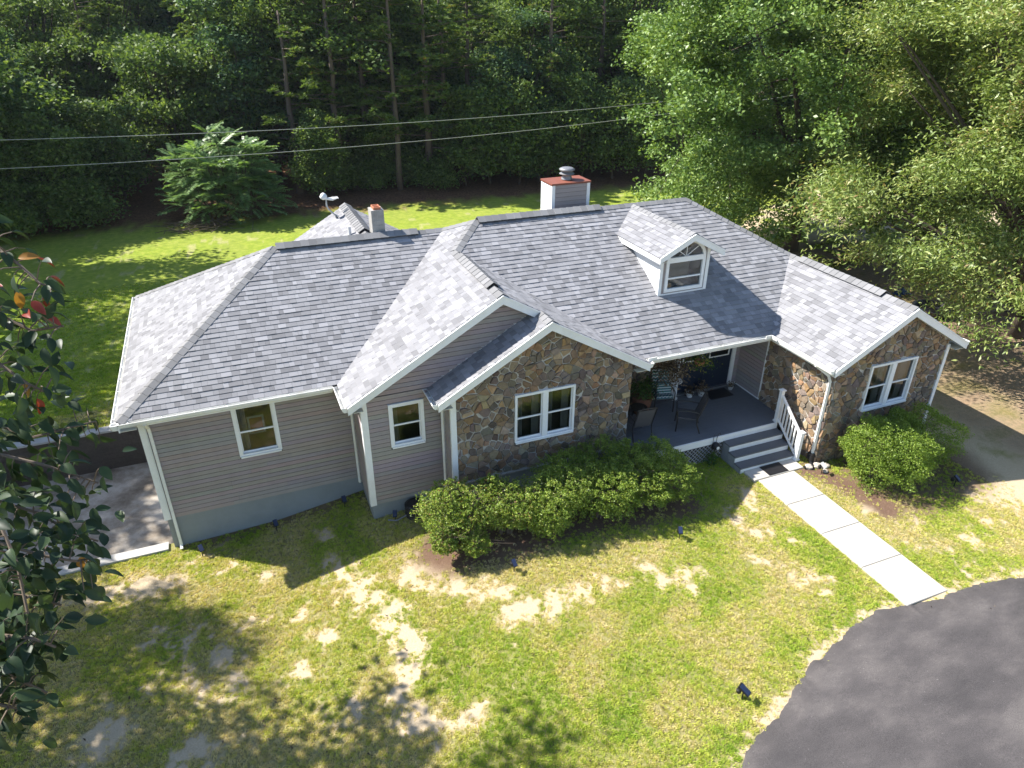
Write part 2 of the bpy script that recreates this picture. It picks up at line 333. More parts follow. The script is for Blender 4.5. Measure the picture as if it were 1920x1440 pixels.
ground = np_quads('ground', np.stack([X, Y, Z], -1).reshape(-1, 3), 'ground', None, None, F)
for nm, arr in zip(('soil', 'mulch', 'woods', 'dry', 'far'), fields(X.ravel(), Y.ravel())):
    a = ground.data.attributes.new(nm, 'FLOAT', 'POINT'); a.data.foreach_set('value', arr.astype('f'))
ground.data.shade_smooth(); tag(ground, kind='structure')

# driveway: strip sheet that follows its ragged curved edge
EDGE = [(6.6, -11.9), (7.7, -10.85), (8.72, -10.1), (9.64, -9.66), (10.5, -9.28), (11.3, -8.95), (12.05, -8.7), (12.8, -8.5), (13.5, -8.42), (14.1, -8.5), (14.3, -8.58), (15.2, -8.66), (15.6, -8.6), (16.25, -8.66), (17.3, -8.86), (18.6, -9.2), (20, -9.7), (22, -10.6), (24, -11.8)]
ex = np.interp(np.linspace(0, 1, 260), np.linspace(0, 1, len(EDGE)), [p[0] for p in EDGE]); ey = np.interp(np.linspace(0, 1, 260), np.linspace(0, 1, len(EDGE)), [p[1] for p in EDGE])
ey = ey + (fbm(ex * 3.1, ex * .3, 5) - .5) * .22 + (fbm(ex * 11, ex, 8) - .5) * .1
V = []; F = []
rows = [0, .06, .5, 1.2, 2.2, 4, 8, 20]
for i in range(260):
    for j, r in enumerate(rows):
        px = ex[i] + (12.5 - ex[i]) * min(r / 25, 1) * .1; py = ey[i] - r
        V.append((px, py, float(gh(px, py)) + (-.02 if j == 0 else .035)))
nr = len(rows)
for i in range(259):
    for j in range(nr - 1): F.append((i * nr + j, i * nr + j + 1, (i + 1) * nr + j + 1, (i + 1) * nr + j))
tag(obj('driveway', V, F, 'asphalt', smooth=True), kind='structure')

# walkway of separate slabs
walk = thing('walkway', None, None, (0, 0, 0)); tag(walk, kind='structure')
ys = [-3.45, -3.93, -5.02, -6.18, -7.38, -8.58]
for i in range(5):
    a, b = ((14.0, 15.6) if i == 0 else (14.12, 15.27)); zt = .855 if i else .87
    y0, y1 = ys[i + 1] + .006, ys[i] - .006; e = .012
    V = [(a, y0, .6), (b, y0, .6), (b, y1, .6), (a, y1, .6), (a, y0, zt - e), (b, y0, zt - e), (b, y1, zt - e), (a, y1, zt - e), (a + e, y0 + e, zt), (b - e, y0 + e, zt), (b - e, y1 - e, zt), (a + e, y1 - e, zt)]
    F = [(0, 3, 2, 1), (8, 9, 10, 11)] + [(k, (k + 1) % 4, 4 + (k + 1) % 4, 4 + k) for k in range(4)] + [(4 + k, 4 + (k + 1) % 4, 8 + (k + 1) % 4, 8 + k) for k in range(4)]
    obj('slab', V, F, 'concrete', walk)

# sunken concrete pad with its walls
tag(bobj('concrete_pad', (PADX0, 0, PADY0, PADY1, PADZ - .2, PADZ), 'pad'), kind='structure')
rw = thing('retaining_wall', 'pale concrete curb wall along the front of the sunken pad', 'wall')
bobj('wall_body', (PADX0, -.16, PADY0 - .22, PADY0, -1.6, .0), 'cap_white', rw); bobj('wall_cap', (PADX0, -.14, PADY0 - .26, PADY0 + .02, .0, .055), 'cap_white', rw)
rw = thing('retaining_wall', 'dark stained block wall with white top behind the sunken pad', 'wall')
for r in range(7):
    for k in range(18):
        x0 = PADX0 + k * .4 - (.2 if r % 2 else 0); x1 = min(x0 + .39, -.01); x0 = max(x0, PADX0)
        if x1 - x0 > .05: bobj('block', (x0, x1, PADY1, PADY1 + .2 + random.uniform(-.004, .004), PADZ + r * .19 - .02, PADZ + r * .19 + .165), 'wall_dark', rw)
bobj('wall_core', (PADX0, -.02, PADY1 + .012, PADY1 + .19, PADZ - .2, .02), 'wall_dark', rw); bobj('wall_cap', (PADX0 - .1, .0, PADY1 - .06, PADY1 + .26, .03, .09), 'cap_white', rw)
rw = thing('retaining_wall', 'side wall closing the far left of the sunken pad', 'wall')
bobj('wall_body', (PADX0 - .2, PADX0, PADY0 - .2, PADY1 + .2, -1.6, .02), 'wall_dark', rw)

# ------------------------------------------------------------------ house
o, ze, s = .35, 3.84, .5758
WA, zf = 7.07, .89
xB0, yB, xS0, yS, xS1 = 4.639, -1.284, 6.536, -1.886, 11.298
xD0, xD1, yD = 16.013, 19.804, -3.87
yP, yM, oB = -1.47, 2.72, .25
zd, yDk, yDoor = 1.525, -2.63, -.31
house = thing('ranch_house', 'single storey house with grey shingle roofs, grey siding and brown field stone gables', 'house')
REST = {}

def clip(poly, n, d):
    """keep the part of a 2D polygon where n.p <= d"""
    out = []
    for i, p in enumerate(poly):
        q = poly[(i + 1) % len(poly)]; a = n[0] * p[0] + n[1] * p[1] - d; b = n[0] * q[0] + n[1] * q[1] - d
        if a <= 0: out.append(p)
        if (a < 0 < b) or (b < 0 < a): t = a / (a - b); out.append((p[0] + (q[0] - p[0]) * t, p[1] + (q[1] - p[1]) * t))
    return out
def area(p): return .5 * sum(p[i][0] * p[(i + 1) % len(p)][1] - p[(i + 1) % len(p)][0] * p[i][1] for i in range(len(p)))
def clip_convex(poly, hull):
    for i in range(len(hull)):
        a, b = hull[i], hull[(i + 1) % len(hull)]; n = (b[1] - a[1], -(b[0] - a[0]))
        poly = clip(poly, n, n[0] * a[0] + n[1] * a[1])
        if len(poly) < 3: return []
    return poly
def screen(c, n, ar):
    d = np.array(c) - CAM; L = np.linalg.norm(d); z = d @ np.array(FWD)
    if z < .5: return 0
    px = 1329.8 * (d @ np.array(RIGHT)) / z; py = 1329.8 * (d @ np.array(UP)) / z
    if abs(px) > 960 or abs(py) > 720: return 0
    return ar * max(0, -float(np.array(n) @ d) / L) / L ** 2

# --- roof planes: xy outline, eave point, uphill xy direction, slope
SHING = []
EXPO = .1425
roof = empty('roof', house)
def roof_plane(pts, eave, up, sl=s, z0=ze, thick=.1, slab=True, parent=roof, visible=True):
    up = Vector((up[0], up[1], 0)); hz = lambda p: z0 + sl * ((p[0] - eave[0]) * up.x + (p[1] - eave[1]) * up.y)
    U = Vector((up.y, -up.x, 0)); Wd = Vector((up.x, up.y, sl)).normalized(); Nn = U.cross(Wd)
    if Nn.z < 0: U = -U; Nn = -Nn
    O = Vector((eave[0], eave[1], z0))
    P3 = [Vector((p[0], p[1], hz(p))) for p in pts]
    loc = [((p - O).dot(U), (p - O).dot(Wd)) for p in P3]
    if area(loc) < 0: loc = loc[::-1]; P3 = P3[::-1]
    if slab:
        v, f = prism([p + Nn * .001 for p in P3], Vector((0, 0, -thick))); obj('roof_deck', v, f, 'roofdeck', parent)
    if not visible: return
    u0, u1 = min(p[0] for p in loc), max(p[0] for p in loc); w1 = max(p[1] for p in loc)
    r = 0; w = -.02
    while w < w1:
        u = u0 - random.uniform(0, .4)
        while u < u1:
            wd = random.choice((.1, .13, .15, .18, .22, .28)) * random.uniform(.9, 1.1)
            q = clip_convex([(u, w), (u + wd - .003, w), (u + wd - .003, w + EXPO), (u, w + EXPO)], [(a, b - (.02 if b < .001 else 0)) for a, b in loc])
            u += wd
            if len(q) < 3 or abs(area(q)) < .0006: continue
            t = random.choice((.013, .014, .015, .02)); v = []
            for a, b in q: v.append(O + U * a + Wd * b + Nn * (t - (t - .0015) * (b - w) / EXPO))
            n = len(v); lowv = [O + U * a + Wd * b - Nn * .004 for a, b in q]
            F = [tuple(range(n))] + [(i, n + i, n + (i + 1) % n, (i + 1) % n) for i in range(n)]
            sh = random.choice((.185, .21, .23, .243, .255, .268, .3)) * random.uniform(.94, 1.06)
            SHING.append((screen(v[0], Nn, abs(area(q))), v + lowv, F, (sh * .985, sh * .985, sh * 1.045)))
        w += EXPO; r += 1
vA = (WA / 2, WA / 2); eA = (-o, -o)
zrA = ze + s * (WA / 2 + o); mL = (8.829, 2.72); mR = (15.615, 2.72); rB = 7.969; rS = 8.917; rD = 17.9085; aR = (8.174, 3.535)
roof_plane([(-o, -o), (4.289, -o), aR, vA], eA, (0, 1))
roof_plane([(-o, 7.42), (-o, -o), vA], eA, (1, 0))
roof_plane([vA, aR, (8.174, 7.42), (-o, 7.42)], (0, 7.42), (0, -1), visible=False)
roof_plane([(4.289, -1.534), (rB, -1.534), (rB, 3.33), (4.289, -o)], (4.289, 0), (1, 0))
roof_plane([(rB, 1.86), mL, aR, (rB, 3.33)], (4.289, 0), (1, 0))
roof_plane([(6.186, -2.136), (rS, -2.136), (rS, yB), (6.186, yB)], (6.186, 0), (1, 0))
roof_plane([(rS, -2.136), (11.649, -2.136), (11.649, -1.82), (11.363, -1.534), (rS, -1.534)], (11.649, 0), (-1, 0))
roof_plane([(rB, -1.534), (11.363, -1.534), (rB, 1.86)], (11.649, 0), (-1, 0))
roof_plane([mL, (rB, 1.86), (11.649, -1.82), (15.663, -1.82), (rD, .4255), mR], (0, -1.82), (0, 1))
roof_plane([(15.663, -4.12), (rD, -4.12), (rD, .4255), (15.663, -1.82)], (15.663, 0), (1, 0))
roof_plane([(rD, -4.12), (20.154, -4.12), (20.154, .4255), (rD, .4255)], (20.154, 0), (-1, 0))
roof_plane([(rD, .4255), (20.154, .4255), (20.154, 7.26), mR], (20.154, 0), (-1, 0))
roof_plane([mL, mR, (20.154, 7.26), (8.13, 7.26), (8.13, 3.5)], (0, 7.26), (0, -1), visible=False)
xE, zE = 6.22, 5.8; hE = (zE - ze) / s
roof_plane([(xE, 4.017), (xE, 8.2), (xE - hE, 8.2), (xE - hE, 7.42)], (xE - hE, 0), (1, 0))
roof_plane([(xE, 8.2), (xE, 4.017), (xE + hE, 7.42), (xE + hE, 8.2)], (xE + hE, 0), (-1, 0))
v, f = prism([(xE - hE + .3, 7.9, ze - .1), (xE + hE - .3, 7.9, ze - .1), (xE, 7.9, zE - .15)], (0, .1, 0)); obj('gable_wall', v, f, 'siding', house, col=(.3, .268, .268))

# --- dormer
dormer = empty('dormer', house)
dx0, dx1, dy, dz0, de, dp = 12.96, 14.455, -.229, 4.74, 5.905, 6.44
dxm = 13.745; dle, dre = 12.735, 14.757; dsl = (dp - de) / (dxm - dle)
yC = lambda z: -1.82 + (z - ze) / s
roof_plane([(dle, -.479), (dxm, -.479), (dxm, yC(dp)), (dle, yC(de))], (dle, 0), (1, 0), dsl, de, .03, True, dormer)
roof_plane([(dxm, -.479), (dre, -.479), (dre, yC(de)), (dxm, yC(dp))], (dre, 0), (-1, 0), dsl, de, .03, True, dormer)

SHING.sort(key=lambda a: -a[0])
for sc_, v, f, c in SHING[:300]: obj('shingle', v, f, 'shingle', roof, col=c)
Vs, Fs = merge([(a[1], a[2]) for a in SHING[300:]])
Cs = np.concatenate([np.tile(np.array(a[3]), (len(a[1]), 1)) for a in SHING[300:]])
tag(obj('shingles', Vs, Fs, 'shingle', roof, col=Cs), kind='stuff')

# --- ridge and hip caps
def caps(a, b, nA, nB, lift=.014, w=.15, step=.2, parent=roof):
    a, b = Vector(a), Vector(b); t = (b - a).normalized(); L = (b - a).length; n = max(1, int(L / step))
    def dn(nn):
        d = Vector(nn).normalized().cross(t); return d if d.z < 0 else -d
    d1, d2 = dn(nA), dn(nB); k = 0
    for i in range(n):
        p0 = a + t * (L * i / n - .01); p1 = a + t * (L * (i + 1) / n + .012); h0, h1 = lift + .011, lift
        V = []
        for p, h in ((p0, h0), (p1, h1)):
            V += [p + d1 * w + Vector(nA).normalized() * h, p + Vector((0, 0, h * 1.25)), p + d2 * w + Vector(nB).normalized() * h]
        V += [v - Vector((0, 0, .012)) for v in V[:6]]
        F = [(0, 1, 4, 3), (1, 2, 5, 4), (6, 9, 10, 7), (7, 10, 11, 8), (0, 6, 7, 1), (1, 7, 8, 2), (3, 4, 10, 9), (4, 5, 11, 10), (0, 3, 9, 6), (2, 8, 11, 5)]
        sh = random.uniform(.165, .235); obj('ridge_cap', V, F, 'shingle', parent, col=(sh, sh, sh * 1.03))
nF, nW, nE_, nBk = (0, -s, 1), (-s, 0, 1), (s, 0, 1), (0, s, 1)
def vent(a, b, nA, nB, w=.14, h=.055):
    a, b = Vector(a), Vector(b); t = (b - a).normalized(); pts = []
    for nn in (nA, nB):
        d = Vector(nn).normalized().cross(t); d = d if d.z < 0 else -d; pts.append(d)
    q = [pts[0] * w + Vector((0, 0, .0)), pts[0] * w + Vector((0, 0, h)), Vector((0, 0, h)), pts[1] * w + Vector((0, 0, h)), pts[1] * w, Vector((0, 0, -.02))]
    v, f = prism([a + x for x in q], b - a); obj('ridge_vent', v, f, 'black', roof)
    caps(a, b, nA, nB, h + .012, w + .02)
zr = lambda hs: ze + s * hs
A0 = (vA[0], vA[1], zrA); A1 = (aR[0], aR[1], zrA); zM = ze + s * 4.54
def lerp(a, b, t): return tuple(a[i] + (b[i] - a[i]) * t for i in range(3))
vent(lerp(A0, A1, .02), lerp(A0, A1, .83), nF, nBk); caps(lerp(A0, A1, .83), A1, nF, nBk)
caps((-o, -o, ze), A0, nF, nW); caps((-o, 7.42, ze), A0, nW, nBk)
m0 = (mL[0], mL[1], zM); m1 = (mR[0], mR[1], zM)
vent(lerp(m0, m1, .01), lerp(m0, m1, .56), nF, nBk); caps(lerp(m0, m1, .56), m1, nF, nBk)
zB = ze + s * 3.68; zD = ze + s * 2.2455; zS = ze + s * 2.731
caps((rB, 1.86, zB), m0, nW, nF); caps(A1, m0, nW, nBk); caps((rD, .4255, zD), m1, nE_, nF)
caps((rB, -1.53, zB), (rB, -.95, zB), nW, nE_); vent((rB, -.95, zB), (rB, 1.4, zB), nW, nE_); caps((rB, 1.4, zB), (rB, 1.86, zB), nW, nE_)
caps((rS, -2.13, zS), (rS, -1.5, zS), nW, nE_)
caps((rD, -4.11, zD), (rD, -3.1, zD), nW, nE_); vent((rD, -3.1, zD), (rD, -.1, zD), nW, nE_); caps((rD, -.1, zD), (rD, .4255, zD), nW, nE_)
vent((xE, 5.0, zE), (xE, 8.15, zE), nW, nE_, .16, .06); caps((xE, 4.1, zE), (xE, 5.0, zE), nW, nE_)
caps((dxm, -.47, dp), (dxm, yC(dp), dp), (-dsl, 0, 1), (dsl, 0, 1), .012, .12, .2, dormer)

# --- walls
def frame_map(O, U, N): O, U, N = Vector(O), Vector(U), Vector(N); return lambda u, z, d: O + U * u + N * d + Vector((0, 0, z))
def wall_core(name, P, u0, u1, z0, z1, holes, gable, mat, t=.12, parent=None, top=None):
    us = sorted({u0, u1, *[h[0] for h in holes], *[h[1] for h in holes]}); zs = sorted({z0, z1, *[h[2] for h in holes], *[h[3] for h in holes]}); parts = []
    for a, b in zip(us, us[1:]):
        for c, d in zip(zs, zs[1:]):
            if any(h[0] <= a and b <= h[1] and h[2] <= c and d <= h[3] for h in holes): continue
            parts.append(prism([P(a, c, 0), P(b, c, 0), P(b, d, 0), P(a, d, 0)], P(0, 0, -t) - P(0, 0, 0)))
    if gable: parts.append(prism([P(u0, z1, 0), P(u1, z1, 0), P(gable[0], gable[1], 0)], P(0, 0, -t) - P(0, 0, 0)))
    V, F = merge(parts); return obj(name, V, F, mat, parent or house)
def siding(P, u0, u1, z0, z1, holes, parent, ex=.114, lim=None, mat='siding'):
    """lap boards; lim(z) gives the u-range at height z"""
    z = z0
    while z < z1 - .02:
        zt = min(z + ex - .015, z1); lo = lim(z) if lim else (u0, u1); hi = lim(zt) if lim else (u0, u1)
        if lo[1] - lo[0] < .05: break
        if hi[1] - hi[0] < .02: mid = (hi[0] + hi[1]) / 2; hi = (mid - .01, mid + .01)
        segs = [(lo[0], lo[1], hi[0], hi[1])]
        for h in holes:
            if h[2] < z + ex * .8 and h[3] > z + ex * .2:
                ns = []
                for a, b, c, d in segs:
                    if h[1] <= a or h[0] >= b: ns.append((a, b, c, d)); continue
                    if h[0] > a: ns.append((a, h[0], c, h[0]))
                    if h[1] < b: ns.append((h[1], b, h[1], d))
                segs = ns
        for a, b, c, d in segs:
            if b - a < .02: continue
            cuts = [a, b]
            if b - a > 3.4: k = random.uniform(.3, .7) * (b - a) + a; cuts = [a, k, b]
            for q0, q1 in zip(cuts, cuts[1:]):
                e0 = c if q0 == a else q0 + .002; e1 = d if q1 == b else q1; q0 = q0 if q0 == a else q0 + .002
                V = [P(q0, z, .001), P(q1, z, .001), P(e1, zt, .001), P(e0, zt, .001), P(q0, z, .042), P(q1, z, .042), P(e1, zt, .034), P(e0, zt, .034)]
                obj('siding_board', V, [(0, 3, 2, 1), (4, 5, 6, 7), (0, 1, 5, 4), (2, 3, 7, 6), (0, 4, 7, 3), (1, 2, 6, 5)], mat, parent, col=tuple(q * random.uniform(.93, 1.06) for q in (.305, .267, .262)))
        z += ex
STN = []
PAL = [(1.16 * c_[0], 1.12 * c_[1], 1.1 * c_[2]) for c_ in [(.2, .135, .08), (.235, .17, .105), (.165, .135, .105), (.27, .21, .14), (.14, .115, .1), (.24, .165, .095), (.15, .13, .11), (.2, .155, .11), (.115, .095, .08), (.24, .19, .14), (.18, .14, .1), (.165, .14, .115)]]
def stones(P, poly, holes, parent, cell=.175, seed=1):
    rg = random.Random(seed); us = [p[0] for p in poly]; zs = [p[1] for p in poly]; pts = []
    z = min(zs) - cell
    while z < max(zs) + cell:
        u = min(us) - cell * rg.uniform(.5, 1.5); cw = cell * rg.uniform(.85, 1.3)
        while u < max(us) + cell:
            pts.append((u + rg.uniform(-.5, .5) * cw, z + rg.uniform(-.5, .5) * cell)); u += cw * rg.uniform(.55, 1.6)
        z += cell * .9
    n3 = (P(0, 0, 1) - P(0, 0, 0))
    for i, p in enumerate(pts):
        q = list(poly)
        for j, r in enumerate(pts):
            if i == j or abs(r[0] - p[0]) > 3 * cell or abs(r[1] - p[1]) > 3 * cell: continue
            n = (r[0] - p[0], r[1] - p[1]); q = clip(q, n, (r[0] ** 2 + r[1] ** 2 - p[0] ** 2 - p[1] ** 2) / 2)
            if len(q) < 3: break
        if len(q) < 3: continue
        for h in holes:
            inn = clip(clip(clip(clip(q, (-1, 0), -h[0]), (1, 0), h[1]), (0, -1), -h[2]), (0, 1), h[3])
            if len(inn) >= 3 and abs(area(inn)) > 1e-5:
                q = max((clip(q, (1, 0), h[0]), clip(q, (-1, 0), -h[1]), clip(q, (0, 1), h[2]), clip(q, (0, -1), -h[3])), key=lambda w: abs(area(w)) if len(w) > 2 else 0)
                if len(q) < 3: break
        if len(q) < 3: continue
        gap = rg.choice((.003, .004, .006, .012, .018))
        for k in range(len(q)):
            if len(q) < 3: break
        hull = q; qq = q
        for k in range(len(hull)):
            a, b = hull[k], hull[(k + 1) % len(hull)]; n = (b[1] - a[1], a[0] - b[0]); l = math.hypot(*n)
            if l < 1e-6: continue
            n = (n[0] / l, n[1] / l); qq = clip(qq, n, n[0] * a[0] + n[1] * a[1] - gap)
            if len(qq) < 3: break
        if len(qq) < 3 or abs(area(qq)) < .004: continue
        ch = []
        for k in range(len(qq)):
            a, b = qq[k], qq[(k + 1) % len(qq)]
            if math.hypot(a[0] - b[0], a[1] - b[1]) < .012: continue
            for t in (.07, .93): ch.append((a[0] + (b[0] - a[0]) * t + rg.uniform(-.004, .004), a[1] + (b[1] - a[1]) * t + rg.uniform(-.004, .004)))
        if len(ch) < 6: continue
        cx = sum(a for a, b in ch) / len(ch); cz = sum(b for a, b in ch) / len(ch); hgt = rg.uniform(.014, .05); n = len(ch)
        tu, tz = rg.uniform(-.18, .18), rg.uniform(-.18, .18)
        V = [P(a, b, -.002) for a, b in ch]; V += [P(cx + (a - cx) * .97, cz + (b - cz) * .97, hgt * .8 + (a - cx) * tu + (b - cz) * tz) for a, b in ch]
        V += [P(cx + (a - cx) * .8, cz + (b - cz) * .8, hgt + (a - cx) * tu + (b - cz) * tz + rg.uniform(-.006, .006)) for a, b in ch]; V.append(P(cx, cz, hgt + rg.uniform(-.004, .009)))
        F = [(k, (k + 1) % n, n + (k + 1) % n, n + k) for k in range(n)] + [(n + k, n + (k + 1) % n, 2 * n + (k + 1) % n, 2 * n + k) for k in range(n)] + [(2 * n + k, 2 * n + (k + 1) % n, 3 * n) for k in range(n)]
        c = rg.choice(PAL); m_ = rg.uniform(.75, 1.25); c = tuple(x * m_ * rg.uniform(.93, 1.07) for x in c)
        STN.append((screen(P(cx, cz, 0), n3, abs(area(ch))), V, F, c, parent))
FR = lambda y, x0=0.: frame_map((x0, y, 0), (1, 0, 0), (0, -1, 0))
WL = lambda x: frame_map((x, 0, 0), (0, -1, 0), (-1, 0, 0))     # faces -x, u = -y
wA = (1.87, 2.835, 2.2, 3.5); wB = (5.22, 6.054, 2.44, 3.595); wS = (8.115, 9.705, 2.235, 3.555); wD = (17.13, 18.73, 2.27, 3.585)
zt = ze - .1; ztg = zt + .13
def gl(u0, u1, zb, pk):   # gable limits
    return lambda z: (u0, u1) if z <= zb else (u0 + (z - zb) / s, u1 - (z - zb) / s)
fnd = empty('foundation', house)
for b in ((.0, xB0, 0, .2, -1.6, zf), (0, .2, .2, WA, -1.6, zf), (xB0, xS0 + .02, yB, yB + .2, -.2, zf), (xB0, xB0 + .2, yB + .2, 0, -.2, zf), (xS0 + .01, xS1, yS + .01, yS + .2, -.1, 1.39), (xS0 + .01, xS0 + .2, yS + .2, yB, -.1, 1.39), (xD0 + .01, xD1, yD + .01, yD + .2, .1, 1.0), (xD0 + .012, xD0 + .2, yD + .2, yDoor, .1, 1.2), (xS1 - .2, xS1 - .01, yS + .2, yDoor, .1, 1.39), (xD1 - .2, xD1 - .01, yD + .2, 7, .1, 1.0)):
    bobj('footing', b, 'foundation', fnd)
PA = FR(0); cA = wall_core('siding_wall', PA, 0, xB0, zf, zt, [wA], None, 'sheath'); siding(PA, .1, xB0 - .05, zf, zt, [wA], cA)
PW = WL(0); cW = wall_core('siding_wall', PW, -WA, -.121, zf, zt, [], None, 'sheath'); siding(PW, -WA, -.1, zf, zt, [], cW)
PB = FR(yB); pkB = ztg + s * 3.33; cB = wall_core('siding_wall', PB, xB0, xS1, zf, ztg, [wB], (rB, ztg + s * 3.33), 'sheath')
siding(PB, xB0 + .1, xS0 - .02, zf, ztg, [wB], cB)
def limB(z):
    d = (z - ztg) / s; lo = xB0 + .02 + d; hi = min(xS1 - d, xS0 - o + max(0, (z - ze)) / s) if z < zS + .2 else xS1 - d
    hi = xS0 - .02 if z < ze + .05 else (6.186 + (z - ze - .02) / s)
    return (lo, min(hi, xS1 - d))
siding(PB, 0, 0, ztg, pkB, [], cB, lim=limB)
c = wall_core('siding_wall', WL(xB0), 0, -yB - .121, zf, zt, [], None, 'sheath'); siding(WL(xB0), .05, -yB - .1, zf, zt, [], c)
c = wall_core('siding_wall', WL(xS0), -yB, -yS - .121, 1.39, zt, [], None, 'sheath'); siding(WL(xS0), -yB + .02, -yS - .02, 1.39, zt, [], c)
# stone gables
PS = FR(yS); cS = wall_core('stone_wall', PS, xS0, xS1, 1.39, ztg, [wS], (rS, ztg + s * 2.38), 'mortar')
stones(PS, [(xS0 + .12, 1.41), (xS1, 1.41), (xS1, ztg), (rS, ztg + s * 2.36), (xS0 + .12, ztg + .05)], [wS], cS, seed=3)
PD = FR(yD); cD = wall_core('stone_wall', PD, xD0, xD1, .5, ztg, [wD], (rD, ztg + s * 1.895), 'mortar')
stones(PD, [(xD0 + .02, .75), (xD1 - .07, .75), (xD1 - .07, ztg), (rD, ztg + s * 1.87), (xD0 + .02, ztg)], [wD], cD, seed=5)
PDW = WL(xD0); cDW = wall_core('stone_wall', PDW, 1.43, -yD - .121, .5, zt, [], None, 'mortar')
stones(PDW, [(1.44, .75), (-yD + .03, .75), (-yD + .03, zt), (1.44, zt)], [], cDW, seed=9)
cDs = wall_core('siding_wall', PDW, -yDoor, 1.43, 1.3, zt, [], None, 'sheath'); siding(PDW, -yDoor + .02, 1.40, zd + .06, zt, [], cDs)
PP = FR(yDoor); drL, drR = 13.9, 15.71
cP = wall_core('stone_wall', PP, xS1, 13.8, 1.3, zt, [], None, 'mortar'); stones(PP, [(xS1, zd), (13.78, zd), (13.78, zt), (xS1, zt)], [], cP, seed=12)
c = wall_core('siding_wall', PP, 15.83, xD0, 1.3, zt, [], None, 'sheath'); siding(PP, 15.84, xD0 - .03, zd + .06, zt, [], c)
bobj('door_header', (13.8, 15.83, yDoor, yDoor + .12, 3.62, zt), 'trim', house)
# remaining outside walls (back and east), inner floor
for b in ((0, 2.9, WA - .12, WA, -.2, zt), (3.1, 3.22, WA - .12, 7.88, -.2, zt), (3.22, 9.3, 7.88, 8.0, -.2, zt), (9.3, 9.42, 6.9, 7.88, -.2, zt), (2.9, 3.1, WA - .12, WA, -.2, zt), (9.42, xD1, 6.8, 6.92, -.2, zt), (xD1 - .12, xD1, yD + .12, 6.8, .4, zt), (xS1 - .12, xS1, yS + .12, yDoor, 1.3, zt)):
    bobj('outer_wall', b, 'siding', house, col=(.305, .267, .262))
bobj('inner_floor', (.2, xD1 - .2, .2, 6.7, 1.3, 1.42), 'interior', house); bobj('inner_floor', (xS0 + .1, xS1 - .15, yS + .15, .2, 1.3, 1.421), 'interior', house)
bobj('inner_floor', (xD0 + .15, xD1 - .15, yD + .15, .2, 1.3, 1.422), 'interior', house); bobj('inner_ceiling', (.2, xD1 - .2, .2, 6.7, zt - .02, zt + .02), 'interior', house)
STN.sort(key=lambda a: -a[0])
for sc_, v, f, c, p in STN[:300]: obj('stone', v, f, 'stone', p, col=c, smooth=False)
for p in {a[4].name: a[4] for a in STN[300:]}.values():
    L_ = [a for a in STN[300:] if a[4] == p]; Vs, Fs = merge([(a[1], a[2]) for a in L_]); Cs = np.concatenate([np.tile(np.array(a[3]), (len(a[1]), 1)) for a in L_])
    tag(obj('stones', Vs, Fs, 'stone', p, col=Cs), kind='stuff')
bobj('stone_ledge', (xS0 + .1, xS1, yS - .05, yS + .01, 1.355, 1.392), 'cap_white', house)

# --- corner boards
for b in ((-.05, .1, -.055, .0, zf - .02, zt), (-.05, -.001, .0, .13, zf - .02, zt), (xB0 - .05, xB0 + .1, yB - .055, yB, zf - .02, zt), (xB0 - .05, xB0 - .001, yB, yB + .1, zf - .02, zt), (xS0 - .02, xS0 + .12, yS - .055, yS, 1.3, zt + .02), (xS0 - .02, xS0 - .001, yS, yS + .1, 1.3, zt), (xD1 - .07, xD1 + .03, yD - .05, yD, .6, zt), (xS0 - .06, xS0 - .022, yB - .03, yB, zf, zt), (xB0 - .04, xB0 - .002, -.03, 0, zf, zt)):
    bobj('corner_board', b, 'trim', house)
for b in ((xD0 - .025, xD0 - .001, -1.43, -1.40, zd, zt - .2), (xD0 - .03, xD0, yDoor - .03, yDoor, zd, zt), (xD0 - .024, xD0 - .002, -1.40, yDoor - .03, zd, zd + .06), (15.83, xD0 - .03, yDoor - .024, yDoor, zd, zd + .06)):
    bobj('trim_strip', b, 'trim', house)

# --- rake fascia and soffits on the gables
def rake(xl, xr, xm, ze_, sl, y, wy, tipL=True, tipR=True, h=.2, par=house, cutR=None):
    zp = ze_ + sl * (xm - xl)
    for side in (-1, 1):
        xe = xl if side < 0 else xr
        if side > 0 and cutR: xe = cutR
        zz = ze_ + sl * abs(abs(xm - (xl if side < 0 else xr)) - abs(xe - (xl if side < 0 else xr))) if False else zp - sl * abs(xe - xm)
        top = [(xe, y, zz - .004), (xm, y, zp - .004)]; poly = [top[0], top[1], (xm, y, zp - h - .02), (xe, y, zz - h)]
        if side < 0: poly = poly[::-1]
        v, f = prism(poly, (0, -.028 * (1 if side < 0 else 1.04), 0)); obj('rake_board', v, f, 'trim', par)
        lipz = .028; poly = [(xe, y - .03, zz - .006), (xm, y - .03, zp - .006), (xm, y - .03, zp - .006 - lipz), (xe, y - .03, zz - .006 - lipz)]
        v, f = prism(poly, (0, -.014, 0)); obj('drip_trim', v, f, 'trim', par)
        q = [(xe, y, zz - h + .03), (xm, y, zp - h + .03), (xm, wy, zp - h + .03), (xe, wy, zz - h + .03)]; v, f = prism(q, (0, 0, -.012)); obj('soffit', v, f, 'soffit', par)
rake(4.289, 11.649, rB, ze, s, -1.534, yB, cutR=rS - .02)
rake(6.186, 11.649, rS, ze, s, -2.136, yS)
rake(15.663, 20.154, rD, ze, s, -4.12, yD)
rake(dle, dre, dxm, de, dsl, -.479, dy, h=.17, par=dormer)
v, f = prism([(6.2, yB - .03, ze + .02), (rS - .05, yB - .03, zS - .03), (rS - .05, yB - .03, zS + .01), (6.2, yB - .03, ze + .06)], (0, .028, 0)); obj('flashing_strip', v, f, 'trim', house)

